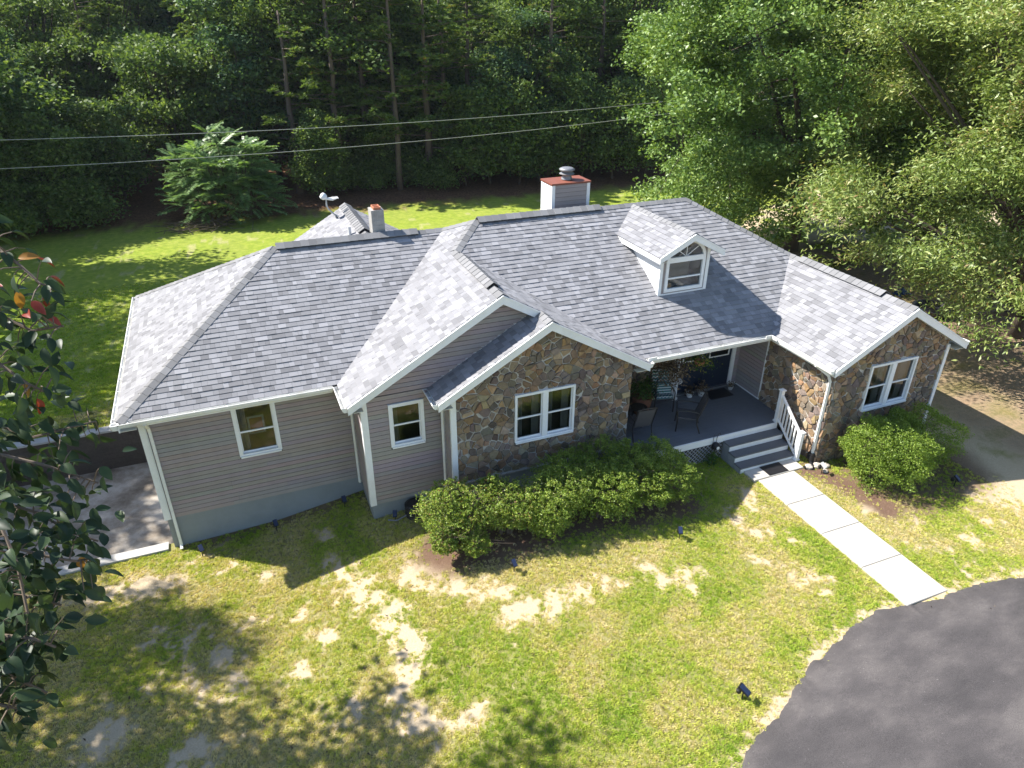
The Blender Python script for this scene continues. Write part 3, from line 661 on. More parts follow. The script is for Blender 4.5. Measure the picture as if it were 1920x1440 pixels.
# --- eave fascia, soffit, gutters
def gutter(p0, p1, out, hang=True, g=.13, ends=True):
    p0, p1, out = Vector(p0), Vector(p1), Vector(out); up = Vector((0, 0, 1)); par = empty('gutter', house)
    prof = [(0, -.005), (0, -.12), (g * .55, -.12), (g * .8, -.085), (g * .8, -.05), (g, -.03), (g, 0), (g - .016, 0), (g - .016, -.024), (g * .8 - .012, -.046), (g * .8 - .012, -.08), (g * .5, -.108), (.01, -.108), (.01, -.005)]
    v, f = prism([p0 + out * a + up * (b - .012) for a, b in prof], p1 - p0); obj('channel', v, f, 'gutter', par)
    n = int((p1 - p0).length / .62)
    for i in range(n):
        c = p0 + (p1 - p0) * ((i + .5) / n); t = (p1 - p0).normalized() * .012
        v, f = prism([c - t + up * -.03, c + t + up * -.03, c + t + out * (g - .01) + up * -.016, c - t + out * (g - .01) + up * -.016], (0, 0, -.008))
        if hang: obj('hanger', v, f, 'gutter', par)
    if ends:
        for e, d in ((p0, -1), (p1, 1)):
            v, f = prism([e + out * a + up * (b - .012) for a, b in prof[:7]], (p1 - p0).normalized() * .006 * d); obj('end_cap', v, f, 'gutter', par)
    # fascia behind, soffit below
    t = p1 - p0; v, f = prism([p0 - out * .004 + up * -.012, p0 - out * .004 + up * -.2, p0 - out * .03 + up * -.2, p0 - out * .03 + up * -.012], t); obj('fascia', v, f, 'trim', house)
    q = [p0 - out * .03 + up * -.19, p1 - out * .03 + up * -.19, p1 - out * (o - .003) + up * -.19, p0 - out * (o - .003) + up * -.19]; v, f = prism(q, (0, 0, .012)); obj('soffit', v, f, 'soffit', house)
gutter((-o - .13, -o, ze), (4.15, -o, ze), (0, -1, 0)); gutter((-o, 7.42, ze), (-o, -o - .13, ze), (-1, 0, 0))
gutter((4.289, -.45, ze), (4.289, -1.52, ze), (-1, 0, 0)); gutter((6.186, -1.32, ze), (6.186, -2.12, ze), (-1, 0, 0))
gutter((11.649, -2.12, ze), (11.649, -1.95, ze), (1, 0, 0), False); gutter((11.70, -1.82, ze), (15.66, -1.82, ze), (0, -1, 0)); gutter((15.663, -1.82, ze), (15.663, -4.1, ze), (-1, 0, 0))
gutter((20.154, -4.1, ze), (20.154, 7.2, ze), (1, 0, 0))
for pts in ([(15.32, -1.99), (15.50, -1.99), (15.50, -1.97), (15.32, -1.97)], [(15.50, -1.99), (15.52, -1.99), (15.52, -2.2), (15.50, -2.2)], [(11.70, -1.98), (11.95, -1.98), (11.95, -1.96), (11.70, -1.96)]):
    v, f = prism([(x, y, ze - .03) for x, y in pts], (0, 0, .09)); obj('splash_guard', v, f, 'gutter', house)
def downspout(pts, w=.075, d=.055):
    par = empty('downspout', house); V = []; F = []
    pts = [Vector(p) for p in pts]
    v, f = tube(pts, [w * .62] * len(pts), 4); obj('pipe', v, f, 'gutter', par)
downspout([(.16, -.42, 3.72), (.16, -.3, 3.6), (.16, -.13, 3.46), (.16, -.08, 3.3), (.16, -.08, .12), (.16, -.18, .04)])
downspout([(4.23, -.5, 3.72), (4.45, -.2, 3.55), (4.57, -.07, 3.4), (4.575, -.06, 1.2), (4.575, -.06, .75)])
downspout([(6.12, -1.75, 3.72), (6.35, -1.6, 3.55), (6.46, -1.5, 3.4), (6.465, -1.48, 1.3), (6.465, -1.5, .75)])
downspout([(15.6, -3.55, 3.72), (15.8, -3.62, 3.56), (15.92, -3.72, 3.45), (15.955, -3.78, 3.3), (15.955, -3.78, 1.15)])
downspout([(20.1, -3.7, 3.72), (19.95, -3.65, 3.55), (19.86, -3.6, 3.4), (19.86, -3.6, .9)])
bobj('drain_adapter', (15.87, 16.0, -3.87, -3.7, .95, 1.15), 'black', house)
v, f = tube([(15.94, -3.79, 1.0), (15.92, -3.86, .88), (15.8, -4.0, .86), (15.6, -3.95, .86)], .06, 8); obj('drain_hose', v, f, 'black', house)

# --- windows
def window(x0, x1, z0, z1, y, double, par=house, head=True, curt=True, trim=.085):
    w = empty('window', par)
    fr = [(x0, x0 + trim, z0, z1), (x1 - trim, x1, z0, z1), (x0 + trim, x1 - trim, z0, z0 + trim * .7)]
    if head: fr.append((x0 + trim, x1 - trim, z1 - trim, z1))
    xs = [(x0 + trim, x1 - trim)]
    if double: xm = (x0 + x1) / 2; fr.append((xm - .07, xm + .07, z0 + trim * .7, z1 - trim)); xs = [(x0 + trim, xm - .07), (xm + .07, x1 - trim)]
    for a, b, c, d in fr: bobj('frame', (a, b, y - .065, y + .06, c, d), 'trim', w)
    bobj('sill', (x0 + .02, x1 - .02, y - .095, y - .02, z0 - .03, z0 + .012), 'trim', w)
    zm = (z0 + z1) / 2 - .02
    for a, b in xs:
        top, bot = z1 - (trim if head else 0), z0 + trim * .7
        bobj('meeting_rail', (a, b, y - .012, y + .03, zm - .02, zm + .02), 'trim', w)
        for c, d, yy in ((bot, zm - .02, y + .028), (zm + .02, top, y + .005)):
            bobj('sash', (a, a + .025, yy - .012, yy + .015, c, d), 'trim', w); bobj('sash', (b - .025, b, yy - .012, yy + .015, c, d), 'trim', w)
            obj('pane', [(a + .02, yy, c), (b - .02, yy, c), (b - .02, yy, d), (a + .02, yy, d)], [(0, 1, 2, 3)], 'glass', w)
        bobj('sash', (a + .025, b - .025, y + .016, y + .043, bot, bot + .035), 'trim', w)
        if curt:
            for s0, s1 in ((a, a + (b - a) * .33), (b - (b - a) * .3, b)) if double else ((a, a + (b - a) * .25),):
                n = 24; V = []
                for i in range(n + 1):
                    u = s0 + (s1 - s0) * i / n; yy = y + .17 + .03 * math.sin(i * 1.9) + .012 * math.sin(i * .7); V += [(u, yy, bot - .1), (u, yy, top + .1)]
                obj('curtain', V, [(2 * i, 2 * i + 2, 2 * i + 3, 2 * i + 1) for i in range(n)], 'curtain', w)
    bobj('jamb', (x0 + .01, x1 - .01, y + .061, y + .13, z0 - .0, z0 + .02), 'trim', w)
    return w
window(*wA, 0, False, head=False); window(*wB, yB, False); window(*wS, yS, True, trim=.06); window(*wD, yD, True, trim=.06)
# items seen behind the left window
pf = empty('picture', house)
bobj('picture_frame', (2.15, 2.55, .9, .93, 2.2, 2.7), 'galv_white', pf); bobj('picture_print', (2.2, 2.5, .892, .9, 2.25, 2.65), 'clay', pf)

# --- dormer walls, arched window
def dwall(x, sgn):
    pts = [(x, dy, dz0 - .02), (x, dy, de + .02), (x, yC(de), de + .02)]
    v, f = prism(pts, (.05 * -sgn, 0, 0)); return obj('side_wall', v, f, 'siding_sunlit', dormer)  # side walls take the pale siding with sunlight in its colour
sd = dwall(dx0, -1); dwall(dx1, 1)
P_ = WL(dx0); siding(P_, 0, 0, dz0, de - .02, [], sd, ex=.114, lim=lambda z: (-yC(z) + .0, -dy - .02), mat='siding_sunlit')
bobj('corner_board', (dx0 - .025, dx0 + .07, dy - .025, dy, dz0 - .03, de + .02), 'trim', dormer); bobj('corner_board', (dx0 - .026, dx0 - .001, dy, dy + .07, dz0, de), 'trim', dormer)
bobj('corner_board', (dx1 - .07, dx1 + .025, dy - .025, dy, dz0 - .03, de + .06), 'trim', dormer)
bobj('base_trim', (dx0 + .07, dx1 - .07, dy - .03, dy + .02, dz0 - .03, dz0 + .04), 'trim', dormer)
for z0, z1 in ((-.02, .17),): pass
v, f = prism([(dle + .02, -.45, de - .005), (dle + .02, yC(de - .17) - .02, de - .17), (dle + .02, -.45, de - .17)], (.02, 0, 0))
v, f = prism([(dle, -.475, de - .005), (dle, yC(de), de - .005), (dle, yC(de - .17), de - .17), (dle, -.475, de - .17)], (.025, 0, 0)); obj('fascia', v, f, 'trim', dormer)
v, f = prism([(dre, -.475, de - .005), (dre, yC(de), de - .005), (dre, yC(de - .17), de - .17), (dre, -.475, de - .17)], (-.025, 0, 0)); obj('fascia', v, f, 'trim', dormer)
v, f = prism([(dle + .026, -.475, de - .16), (dx0, -.475, de - .16), (dx0, yC(de - .16) , de - .16), (dle + .026, yC(de - .16), de - .16)], (0, 0, .01)); obj('soffit', v, f, 'soffit', dormer)
wx0, wx1, wz0, wsp = 13.125, 14.325, 4.82, 5.7; wxm = (wx0 + wx1) / 2; R_ = (wx1 - wx0) / 2; arcR = lambda a, r, k=.86: (wxm + r * math.cos(a), wsp + r * k * math.sin(a))
# dormer face with arched opening (fan of quads from the opening to the gable outline)
N_ = 24; inn = [(wx0, wz0), (wx0, wsp)] + [arcR(math.pi - math.pi * i / N_, R_) for i in range(1, N_)] + [(wx1, wsp), (wx1, wz0)]
def hull_pt(p):
    x, z = p
    if z <= wsp + .001: return (dx0 + .0 if x < wxm else dx1, z)
    d = (x - wxm, z - wsp); best = 9
    for n, dd in (((-dsl, 1), de - .03 - dsl * dle), ((dsl, 1), de - .03 + dsl * dre), ((-1, 0), -dx0), ((1, 0), dx1)):
        den = n[0] * d[0] + n[1] * d[1]
        if den > 1e-6: best = min(best, (dd - n[0] * wxm - n[1] * wsp) / den)
    return (wxm + d[0] * best, wsp + d[1] * best)
out = [(dx0, wz0)] + [hull_pt(p) for p in inn[1:-1]] + [(dx1, wz0)]
V = [(x, dy, z) for x, z in inn] + [(x, dy, z) for x, z in out]; n = len(inn); F = [(i, i + 1, n + i + 1, n + i) for i in range(n - 1)]
V += [(dx0, dy, dz0 - .03), (dx1, dy, dz0 - .03)]; F.append((n, 2 * n - 1, 2 * n + 1, 2 * n)) 
fw = obj('front_wall', V, F, 'siding', dormer, col=(.305, .267, .262))
dw = empty('window', dormer)
def arch_strip(r0, r1, y0, y1, name, a0=0, a1=math.pi, n=28):
    V = []; F = []
    for i in range(n + 1):
        a = a0 + (a1 - a0) * i / n
        for r, y in ((r0, y0), (r1, y0), (r1, y1), (r0, y1)): x, z = arcR(a, r); V.append((x, y, z))
    for i in range(n):
        for k in range(4): F.append((4 * i + k, 4 * i + (k + 1) % 4, 4 * i + 4 + (k + 1) % 4, 4 * i + 4 + k))
    obj(name, V, F, 'trim', dw)
arch_strip(R_ - .075, R_ + .01, dy - .045, dy + .05, 'arch_frame')
for b in ((wx0 - .01, wx0 + .075, wz0, wsp), (wx1 - .075, wx1 + .01, wz0, wsp), (wx0 + .075, wx1 - .075, wsp - .07, wsp + .07), (wx0 + .075, wx1 - .075, wz0, wz0 + .09)): bobj('frame', (b[0], b[1], dy - .045, dy + .05, b[2], b[3]), 'trim', dw)
bobj('meeting_rail', (wx0 + .075, wx1 - .075, dy - .02, dy + .03, 5.17, 5.21), 'trim', dw)
for a in (.25, .5, .75):
    p = [arcR(math.pi * a, .03), arcR(math.pi * a, R_ - .07)]; v, f = tube([(p[0][0], dy + .0, p[0][1] + .06), (p[1][0], dy + .0, p[1][1])], .012, 4); obj('muntin', v, f, 'trim', dw)
for c_, d_ in ((wz0 + .09, 5.17), (5.21, wsp - .07)): obj('pane', [(wx0 + .07, dy + .012, c_), (wx1 - .07, dy + .012, c_), (wx1 - .07, dy + .012, d_), (wx0 + .07, dy + .012, d_)], [(0, 1, 2, 3)], 'glass', dw)
pa = [arcR(math.pi * i / 24, R_ - .06) for i in range(25)]; obj('pane', [(x, dy + .014, max(z, wsp + .06)) for x, z in pa], [tuple(range(25))], 'glass', dw)
bobj('blind', (wx0 + .25, wx1 - .25, dy + .3, dy + .31, 5.0, 5.9), 'interior', dw)

# --- chimneys
ch = empty('chimney', house); c0 = (11.5, 12.68, 3.5, 4.21)
bobj('chase', (c0[0], c0[1], c0[2], c0[3], 5.3, 7.0), 'sheath', ch)
def lapside(P, u0, u1, z0, z1, ex, par, mat):
    z = z0
    while z < z1 - .03:
        zt_ = min(z + ex, z1); V = [P(u0, z, .001), P(u1, z, .001), P(u1, zt_, .001), P(u0, zt_, .001), P(u0, z, .03), P(u1, z, .03), P(u1, zt_ - .012, .02), P(u0, zt_ - .012, .02)]
        obj('siding_board', V, [(0, 3, 2, 1), (4, 5, 6, 7), (0, 1, 5, 4), (2, 3, 7, 6), (0, 4, 7, 3), (1, 2, 6, 5)], mat, par, col=(.305, .267, .262)); z += ex
lapside(FR(c0[2]), c0[0] + .07, c0[1] - .07, 5.9, 7.0, .125, ch, 'siding'); lapside(WL(c0[0]), -c0[3], -c0[2] - .07, 5.6, 7.0, .125, ch, 'siding_sunlit')  # west face paler than the front: sunlight painted into the siding
for b in ((c0[0] - .03, c0[0] + .07, c0[2] - .03, c0[2] - .001, 5.6, 7.0), (c0[0] - .031, c0[0] - .001, c0[2] - .001, c0[2] + .07, 5.6, 7.0), (c0[1] - .07, c0[1] + .03, c0[2] - .03, c0[2] - .001, 5.6, 7.0), (c0[0] - .031, c0[0] - .002, c0[3] - .05, c0[3] + .03, 5.6, 7.0)): bobj('corner_board', b, 'trim', ch)
bobj('cap_plate', (c0[0] - .05, c0[1] + .05, c0[2] - .05, c0[3] + .05, 7.0, 7.05), 'redcap', ch)
v, f = lathe([(.14, 0), (.17, .02), (.14, .1), (.14, .14), (.22, .16), (.23, .18), (.17, .21), (.13, .26)], 20, (12.12, 3.86, 7.05)); obj('flue', v, f, 'galv', ch)
v, f = lathe([(.17, .24), (.23, .28), (.235, .31), (.17, .345), (.06, .36)], 20, (12.12, 3.86, 7.05)); obj('flue_cap', v, f, 'galv', ch, smooth=True)
ck = empty('chimney', house); k0 = (6.19, 6.54, 3.64, 4.06)
for r in range(5):
    z0 = 6.06 + r * .135
    for a, b in (((0, .5), (.5, 1)) if r % 2 else ((0, .32), (.32, 1))):
        e = .003; xa = k0[0] + (k0[1] - k0[0]) * a + e; xb = k0[0] + (k0[1] - k0[0]) * b - e
        bobj('block', (xa, xb, k0[2] + random.uniform(-.003, .003), k0[3], z0, z0 + .129), 'cmu', ck)
bobj('core', (k0[0] + .008, k0[1] - .008, k0[2] + .008, k0[3] - .008, 5.6, 6.72), 'mortar', ck); bobj('flashing', (k0[0] - .015, k0[1] + .015, k0[2] - .015, k0[3] + .015, 5.7, 6.062), 'black', ck)
for y0 in (3.69, 3.87):
    ps = [(k0[0] + .08, y0), (k0[1] - .07, y0), (k0[1] - .07, y0 + .15), (k0[0] + .08, y0 + .15)]
    for (xa, ya, xb, yb) in ((k0[0] + .08, y0, k0[1] - .07, y0 + .025), (k0[0] + .08, y0 + .125, k0[1] - .07, y0 + .15), (k0[0] + .08, y0 + .025, k0[0] + .105, y0 + .125), (k0[1] - .095, y0 + .025, k0[1] - .07, y0 + .125)): bobj('flue_tile', (xa, xb, ya, yb, 6.71, 6.80), 'clay', ck)
v, f = tube([(5.857, 5.45, 5.5), (5.857, 5.45, 5.86)], .05, 10); obj('vent_pipe', v, f, 'white', house)

# --- porch: ceiling, door, deck, steps, railing, lattice
bobj('porch_ceiling', (xS1, xD0, -1.5, yDoor, 3.56, 3.6), 'soffit', house); bobj('porch_beam', (xS1, xD0, -1.55, -1.4, 3.6, 3.75), 'trim', house)
dr = empty('double_door', house)
for b in ((13.8, drL, zd, 3.62), (drR, 15.83, zd, 3.62), (drL, drR, 3.54, 3.62)): bobj('door_frame', (b[0], b[1], yDoor - .05, yDoor + .08, b[2], b[3]), 'trim', dr)
bobj('threshold', (drL, drR, yDoor - .09, yDoor + .02, zd, zd + .03), 'galv', dr)
for a, b in ((drL, 14.795), (14.815, drR)):
    lf = empty('door_leaf', dr); lf_b = (a + .004, b - .004); w0, w1, h0, h1 = a + .13, b - .13, zd + 1.06, zd + 1.85
    for q in ((a, w0, zd + .03, 3.54), (w1, b, zd + .03, 3.54), (w0, w1, zd + .03, h0), (w0, w1, h1, 3.54)): bobj('stile', (q[0], q[1], yDoor - .0, yDoor + .045, q[2], q[3]), 'door', dr)
    for q in ((w0 - .035, w0, h0 - .035, h1 + .035), (w1, w1 + .035, h0 - .035, h1 + .035), (w0, w1, h0 - .035, h0), (w0, w1, h1, h1 + .035)): bobj('window_trim', (q[0], q[1], yDoor - .018, yDoor - .001, q[2], q[3]), 'trim', dr)
    obj('pane', [(w0, yDoor + .02, h0), (w1, yDoor + .02, h0), (w1, yDoor + .02, h1), (w0, yDoor + .02, h1)], [(0, 1, 2, 3)], 'glass', dr)
    COL.objects.unlink(lf); bpy.data.objects.remove(lf)
bobj('astragal', (14.793, 14.817, yDoor - .012, yDoor - .001, zd + .03, 3.54), 'door', dr)
v, f = tube([(14.72, yDoor - .0, zd + .98), (14.72, yDoor - .07, zd + .98), (14.66, yDoor - .075, zd + .98)], .014, 8); obj('handle', v, f, 'galv', dr)
v, f = tube([(15.9, yDoor - .02, 3.3), (15.9, yDoor - .06, 3.3)], .04, 10); obj('porch_light', v, f, 'dark', house)
deck = empty('deck', house); nb = 16; bw = (yDoor - yDk) / nb
for i in range(nb): bobj('board', (xS1 + .01, 15.99, yDk + i * bw + .002, yDk + (i + 1) * bw - .003, zd - .035, zd + random.uniform(-.002, .0015)), 'deck', deck)
bobj('fascia', (xS1 - .1, 15.66, yDk - .03, yDk - .001, zd - .2, zd - .004), 'trim', deck); bobj('joist', (xS1 + .02, 15.98, yDk + .02, yDk + .06, zd - .19, zd - .037), 'sheath', deck)
bobj('post', (13.0, 13.1, yDk + .03, yDk + .13, .5, zd - .2), 'sheath', deck); bobj('underdeck_shade', (xS1 + .02, 15.9, yDk + .5, yDk + .53, .5, zd - .05), 'roofdeck', deck)  # added dark sheet stands in for the shade behind the lattice
sx0, sx1 = 13.9, 15.66; st = empty('steps', house)
for i in range(3):
    zt_ = zd - .18 * (i + 1); yb_, yf = yDk - .03 - .275 * i, yDk - .03 - .275 * (i + 1)
    bobj('tread', (sx0 - .02, sx1, yf - .015, yb_ - .001, zt_ - .035, zt_), 'tread', st)
    bobj('riser', (sx0, sx1 - .01, yf, yf + .02, zt_ - .18 + .0, zt_ - .036), 'trim', st)
    bobj('side_panel', (sx0 - .015, sx0 + .01, yf + .021, yb_ - .002, .6, zt_ - .037), 'foundation', st); bobj('side_panel', (sx1 - .03, sx1 - .005, yf + .021, yb_ - .002, .6, zt_ - .037), 'foundation', st)
rl = empty('railing', house); rx = 15.66
def post(x, y, z0, z1):
    bobj('post', (x - .05, x + .05, y - .05, y + .05, z0, z1), 'trim', rl); bobj('post_base', (x - .07, x + .07, y - .07, y + .07, z0, z0 + .05), 'trim', rl)
    V = [(x + a * .075, y + b * .075, z1) for a, b in ((-1, -1), (1, -1), (1, 1), (-1, 1))] + [(x + a * .075, y + b * .075, z1 + .025) for a, b in ((-1, -1), (1, -1), (1, 1), (-1, 1))] + [(x, y, z1 + .06)]
    obj('post_cap', V, [(3, 2, 1, 0)] + [(k, (k + 1) % 4, 4 + (k + 1) % 4, 4 + k) for k in range(4)] + [(4 + k, 4 + (k + 1) % 4, 8) for k in range(4)], 'trim', rl)
py1, pz1, py2, pz2 = yDk + .03, 2.5, -3.56, 1.72
post(rx, py1, zd, pz1); post(rx, py2, .85, pz2)
def rail(ya, za, yb, zb, w, h): v, f = prism([(rx - w, ya, za), (rx + w, ya, za), (rx + w, ya, za + h), (rx - w, ya, za + h)], (0, yb - ya, zb - za)); obj('rail', v, f, 'trim', rl)
rail(py1 - .05, 2.32, py2 + .05, 1.62, .032, .06); rail(py1 - .05, 1.6, py2 + .05, .93, .026, .05)
for i in range(1, 8):
    t = i / 8; y = py1 + (py2 - py1) * t; zl = 1.65 + (.98 - 1.65) * t; zu = 2.33 + (1.62 - 2.33) * t; bobj('baluster', (rx - .018, rx + .018, y - .018, y + .018, zl - .02, zu + .02), 'trim', rl)
lt = []; zl0, zl1, xl0, xl1 = .72, zd - .2, 11.35, 13.88; hL = zl1 - zl0
for k in range(-6, 30):
    for sg in (1, -1):
        xa = xl0 + k * .125; a, b = (xa, xa + hL) if sg > 0 else (xa + hL, xa)
        pts = [(a, zl0), (b, zl1)]; lo, hi = (0., 1.)
        q = clip(clip([(a - .014, zl0), (a + .014, zl0), (b + .014, zl1), (b - .014, zl1)] if True else pts, (-1, 0), -xl0), (1, 0), xl1)
        if len(q) > 2:
            if area(q) < 0: q = q[::-1]
            lt.append(prism([(x, yDk - (.012 if sg > 0 else .02), z) for x, z in q], (0, -.007, 0)))
V, F = merge(lt); tag(obj('lattice', V, F, 'lattice', house), kind='stuff')

# ------------------------------------------------------------------ things on roof and porch
an = thing('television_antenna', 'white bent mast antenna on the rear roof slope beside the block chimney', 'antenna', (5.879, 7.58, 5.604))
bobj('mount_plate', (-.08, .08, -.1, .1, -.06, .03), 'galv', an)
v, f = tube([(0, 0, 0), (-.14, 0, .12), (-.27, 0, .27), (-.31, 0, .38), (-.31, 0, .6)], .025, 8); obj('mast', v, f, 'galv_white', an)
v, f = tube([(-.42, 0, .62), (-.1, 0, .57), (.06, 0, .6)], [.03, .05, .02], 8); obj('boom', v, f, 'white', an)
v, f = lathe([(.02, -.09), (.1, -.05), (.12, .02), (.07, .1), (.02, .13)], 12, (-.38, 0, .66)); obj('amplifier_housing', v, f, 'white', an, smooth=True)
for i in range(7): v, f = tube([(-.12 + i * .03, -.14, .61), (-.12 + i * .03, .14, .61)], .006, 4); obj('element', v, f, 'white', an)

def patio_chair(loc, rz, label, seatmat, cushion=False):
    t = thing('patio_chair', label, 'chair', loc, rz, 'chairs on the porch')      # faces -y
    v, f = prism([(-.25, -.26, .41), (.25, -.26, .41), (.25, .24, .38), (-.25, .24, .38)], (0, 0, .03)); obj('seat', v, f, seatmat, t)
    v, f = prism([(-.24, .24, .42), (.24, .24, .42), (.24, .42, .98), (-.24, .42, .98)], (0, .025, .01)); obj('backrest', v, f, seatmat, t)
    for sx in (-1, 1):
        x = sx * .275
        v, f = tube([(x, -.27, 0), (x, -.25, .3), (x, -.28, .6), (x, -.25, .645), (x, .05, .655), (x, .3, .62)], .017, 6); obj('armrest', v, f, 'dark', t)
        v, f = tube([(x, .36, 0), (x, .25, .3), (x, .25, .42), (x, .34, .7), (x, .44, 1.02)], .018, 6); obj('leg', v, f, 'dark', t)
        v, f = tube([(x, -.27, 0.), (x, -.26, .2), (x, -.255, .4)], .02, 6); obj('leg', v, f, 'dark', t)
    v, f = tube([(-.275, .44, 1.02), (0, .46, 1.06), (.275, .44, 1.02)], .018, 6); obj('top_rail', v, f, 'dark', t)
    v, f = tube([(-.275, -.255, .4), (.275, -.255, .4)], .016, 6); obj('seat_rail', v, f, 'dark', t)
    if cushion:
        v, f = prism([(-.24, -.27, .445), (.24, -.27, .445), (.24, .22, .415), (-.24, .22, .415)], (0, 0, .07)); obj('seat_cushion', v, f, 'chevron', t)
        v, f = prism([(-.24, .19, .5), (.24, .19, .5), (.24, .38, 1.05), (-.24, .38, 1.05)], (0, -.07, .02)); obj('back_cushion', v, f, 'chevron', t)
    return t
patio_chair((13.15, -1.92, zd), math.radians(-122), 'dark metal porch chair standing alone in the middle of the deck', 'sling')
patio_chair((11.72, -1.75, zd), math.radians(176), 'dark metal porch chair with its back to the lawn beside the stone gable', 'sling')
patio_chair((13.08, -.78, zd), math.radians(-14), 'porch chair with teal chevron cushions left of the door', 'sling', True)
v, f = prism([(-.2, -.05, 0), (.2, -.05, 0), (.2, .05, .28), (-.2, .05, .28)], (0, -.1, .03)); pw = obj('pillow', v, f, 'stripe'); pw.location = (13.08, -.8, zd + .52); pw.rotation_euler.z = math.radians(-14); tag(pw, 'teal and white striped pillow on the chevron cushioned chair', 'pillow')

def leaf_verts(P, size, aspect, rg, up=.5, droop=0., out=None, fold=.12):
    n = len(P); a = rg.normal(size=(n, 3)); a[:, 2] = a[:, 2] * .6 - droop
    if out is not None: a += out
    a /= np.linalg.norm(a, axis=1, keepdims=True) + 1e-9
    nn = rg.normal(size=(n, 3)); nn[:, 2] += up * 2; b = np.cross(nn, a); b /= np.linalg.norm(b, axis=1, keepdims=True) + 1e-9; nn = np.cross(a, b)
    L = (size * rg.uniform(.7, 1.3, (n, 1))); w = L * aspect
    V = np.stack([P - a * L * .5, P + b * w * .5 + nn * L * fold - a * L * .05, P + a * L * .5, P - b * w * .5 + nn * L * fold - a * L * .05], 1)
    return V.reshape(-1, 3)
def foliage(name, P, size, aspect, mat, parent, rg, tint=None, **k):
    V = leaf_verts(P, size, aspect, rg, **k); t = rg.uniform(0, 1, len(P)) if tint is None else tint
    return np_quads(name, V, mat, np.repeat(t, 4), parent)

def basket(label, loc, mat, nleaf, spread, drop, pot):
    t = thing('hanging_basket', label, 'plant', loc, 0, 'hanging baskets on the porch'); rg = np.random.default_rng(5 + nleaf)
    v, f = lathe([(.07, -.14), (.13, -.1), (.15, 0), (.14, 0), (.06, -.1)], 14); obj('pot', v, f, pot, t)
    for a in (0, 2.1, 4.2): v, f = tube([(.14 * math.cos(a), .14 * math.sin(a), 0), (0, 0, .45)], .004, 4); obj('hanger_wire', v, f, 'dark', t)
    P = rg.normal(size=(nleaf, 3)) * spread; P[:, 2] = P[:, 2] * .6 - np.abs(rg.normal(size=nleaf)) * drop + .05
    foliage('foliage', P, .07, .5, mat, t, rg); return t
basket('hanging basket of green and yellow leaves in front of the double door', (13.88, -1.2, 3.08), 'porchleaf', 500, np.array([.2, .2, .1]), .12, 'clay')
basket('large hanging basket of dead brown foliage beside the door', (13.05, -1.15, 3.06), 'deadleaf', 1500, np.array([.24, .24, .26]), .22, 'black')
ws = thing('plant_stand', 'white half round shelf stand left of the double door', 'stand', (13.72, -.45, zd))
v, f = lathe([(.2, .56), (.21, .58), (.21, .6)], 16); obj('shelf', v, f, 'white', ws); v, f = lathe([(.13, 0), (.13, .02), (.04, .04)], 14); obj('base', v, f, 'white', ws)
for x in (-.05, .05): v, f = tube([(x, 0, .02), (x, 0, .58)], .014, 6); obj('leg', v, f, 'white', ws)
v, f = tube([(0, .1, .58), (0, .12, 1.3)], .012, 6); obj('back_post', v, f, 'white', ws)
bt = thing('wicker_planter', 'brown wicker planter with fern between two porch chairs', 'planter', (12.42, -.8, zd))
v, f = lathe([(.2, 0), (.26, .3), (.3, .55), (.28, .55), (.2, .5)], 16); obj('basket', v, f, 'terra', bt)
rg = np.random.default_rng(3); P = rg.normal(size=(420, 3)) * np.array([.17, .17, .16]) + np.array([0, 0, .75]); foliage('foliage', P, .12, .3, 'porchleaf', bt, rg, tint=rg.uniform(0, .6, 420))
v, f = tube([(0, 0, .5), (.02, 0, .8)], .012, 5); obj('stem', v, f, 'twig', bt)
tb = thing('side_table', 'small dark wire side table in front of the wicker planter', 'table', (12.05, -1.25, zd))
v, f = lathe([(.22, .48), (.23, .49), (.23, .5)], 18); obj('table_top', v, f, 'dark', tb)
for a in (0.4, 2.5, 4.6): v, f = tube([(.2 * math.cos(a), .2 * math.sin(a), 0), (.12 * math.cos(a), .12 * math.sin(a), .48)], .01, 5); obj('leg', v, f, 'dark', tb)
def flowerpot(label, loc, r, mat, fm, n):
    t = thing('flower_pot', label, 'pot', loc, 0, 'pots by the door'); v, f = lathe([(r * .6, 0), (r, r * 1.2), (r * .85, r * 1.2), (r * .6, r * .9)], 12); obj('pot', v, f, mat, t)
    rg = np.random.default_rng(n); P = rg.normal(size=(n, 3)) * r * .6 + np.array([0, 0, r * 1.6]); foliage('foliage', P, .07, .6, fm, t, rg)
flowerpot('low pale pot with withered plant by the left door leaf', (14.22, -.55, zd), .12, 'white', 'deadleaf', 120)
flowerpot('wide grey pot with withered plant by the middle of the doors', (14.6, -.6, zd), .15, 'galv_white', 'deadleaf', 160)
flowerpot('small grey pot right of the door mat', (15.62, -.62, zd), .09, 'galv_white', 'deadleaf', 60)
dm = thing('door_mat', 'dark mat lying in front of the double door', 'mat', (15.1, -.72, zd)); bobj('mat_pile', (-.38, .38, -.22, .22, .002, .018), 'black', dm); bobj('mat_border', (-.4, .4, -.24, .24, .001, .009), 'dark', dm)
dm = thing('door_mat', 'black mat on the concrete at the foot of the steps', 'mat', (14.81, -3.70, .87)); bobj('mat_pile', (-.3, .3, -.19, .19, .002, .018), 'black', dm); bobj('mat_border', (-.315, .315, -.205, .205, .001, .01), 'dark', dm)
ln = thing('garden_lantern', 'small black round lantern hung on a hook at the deck edge', 'lantern', (13.6, -2.72, .78))
v, f = tube([(0, 0, 0), (0, 0, .75), (.03, 0, .88), (.08, 0, .9), (.1, 0, .84)], .008, 5); obj('hook', v, f, 'dark', ln); v, f = tube([(-.1, .01, 0), (-.1, .01, .8), (-.08, .01, .88), (-.02, 0, .82)], .007, 5); obj('hook', v, f, 'dark', ln)
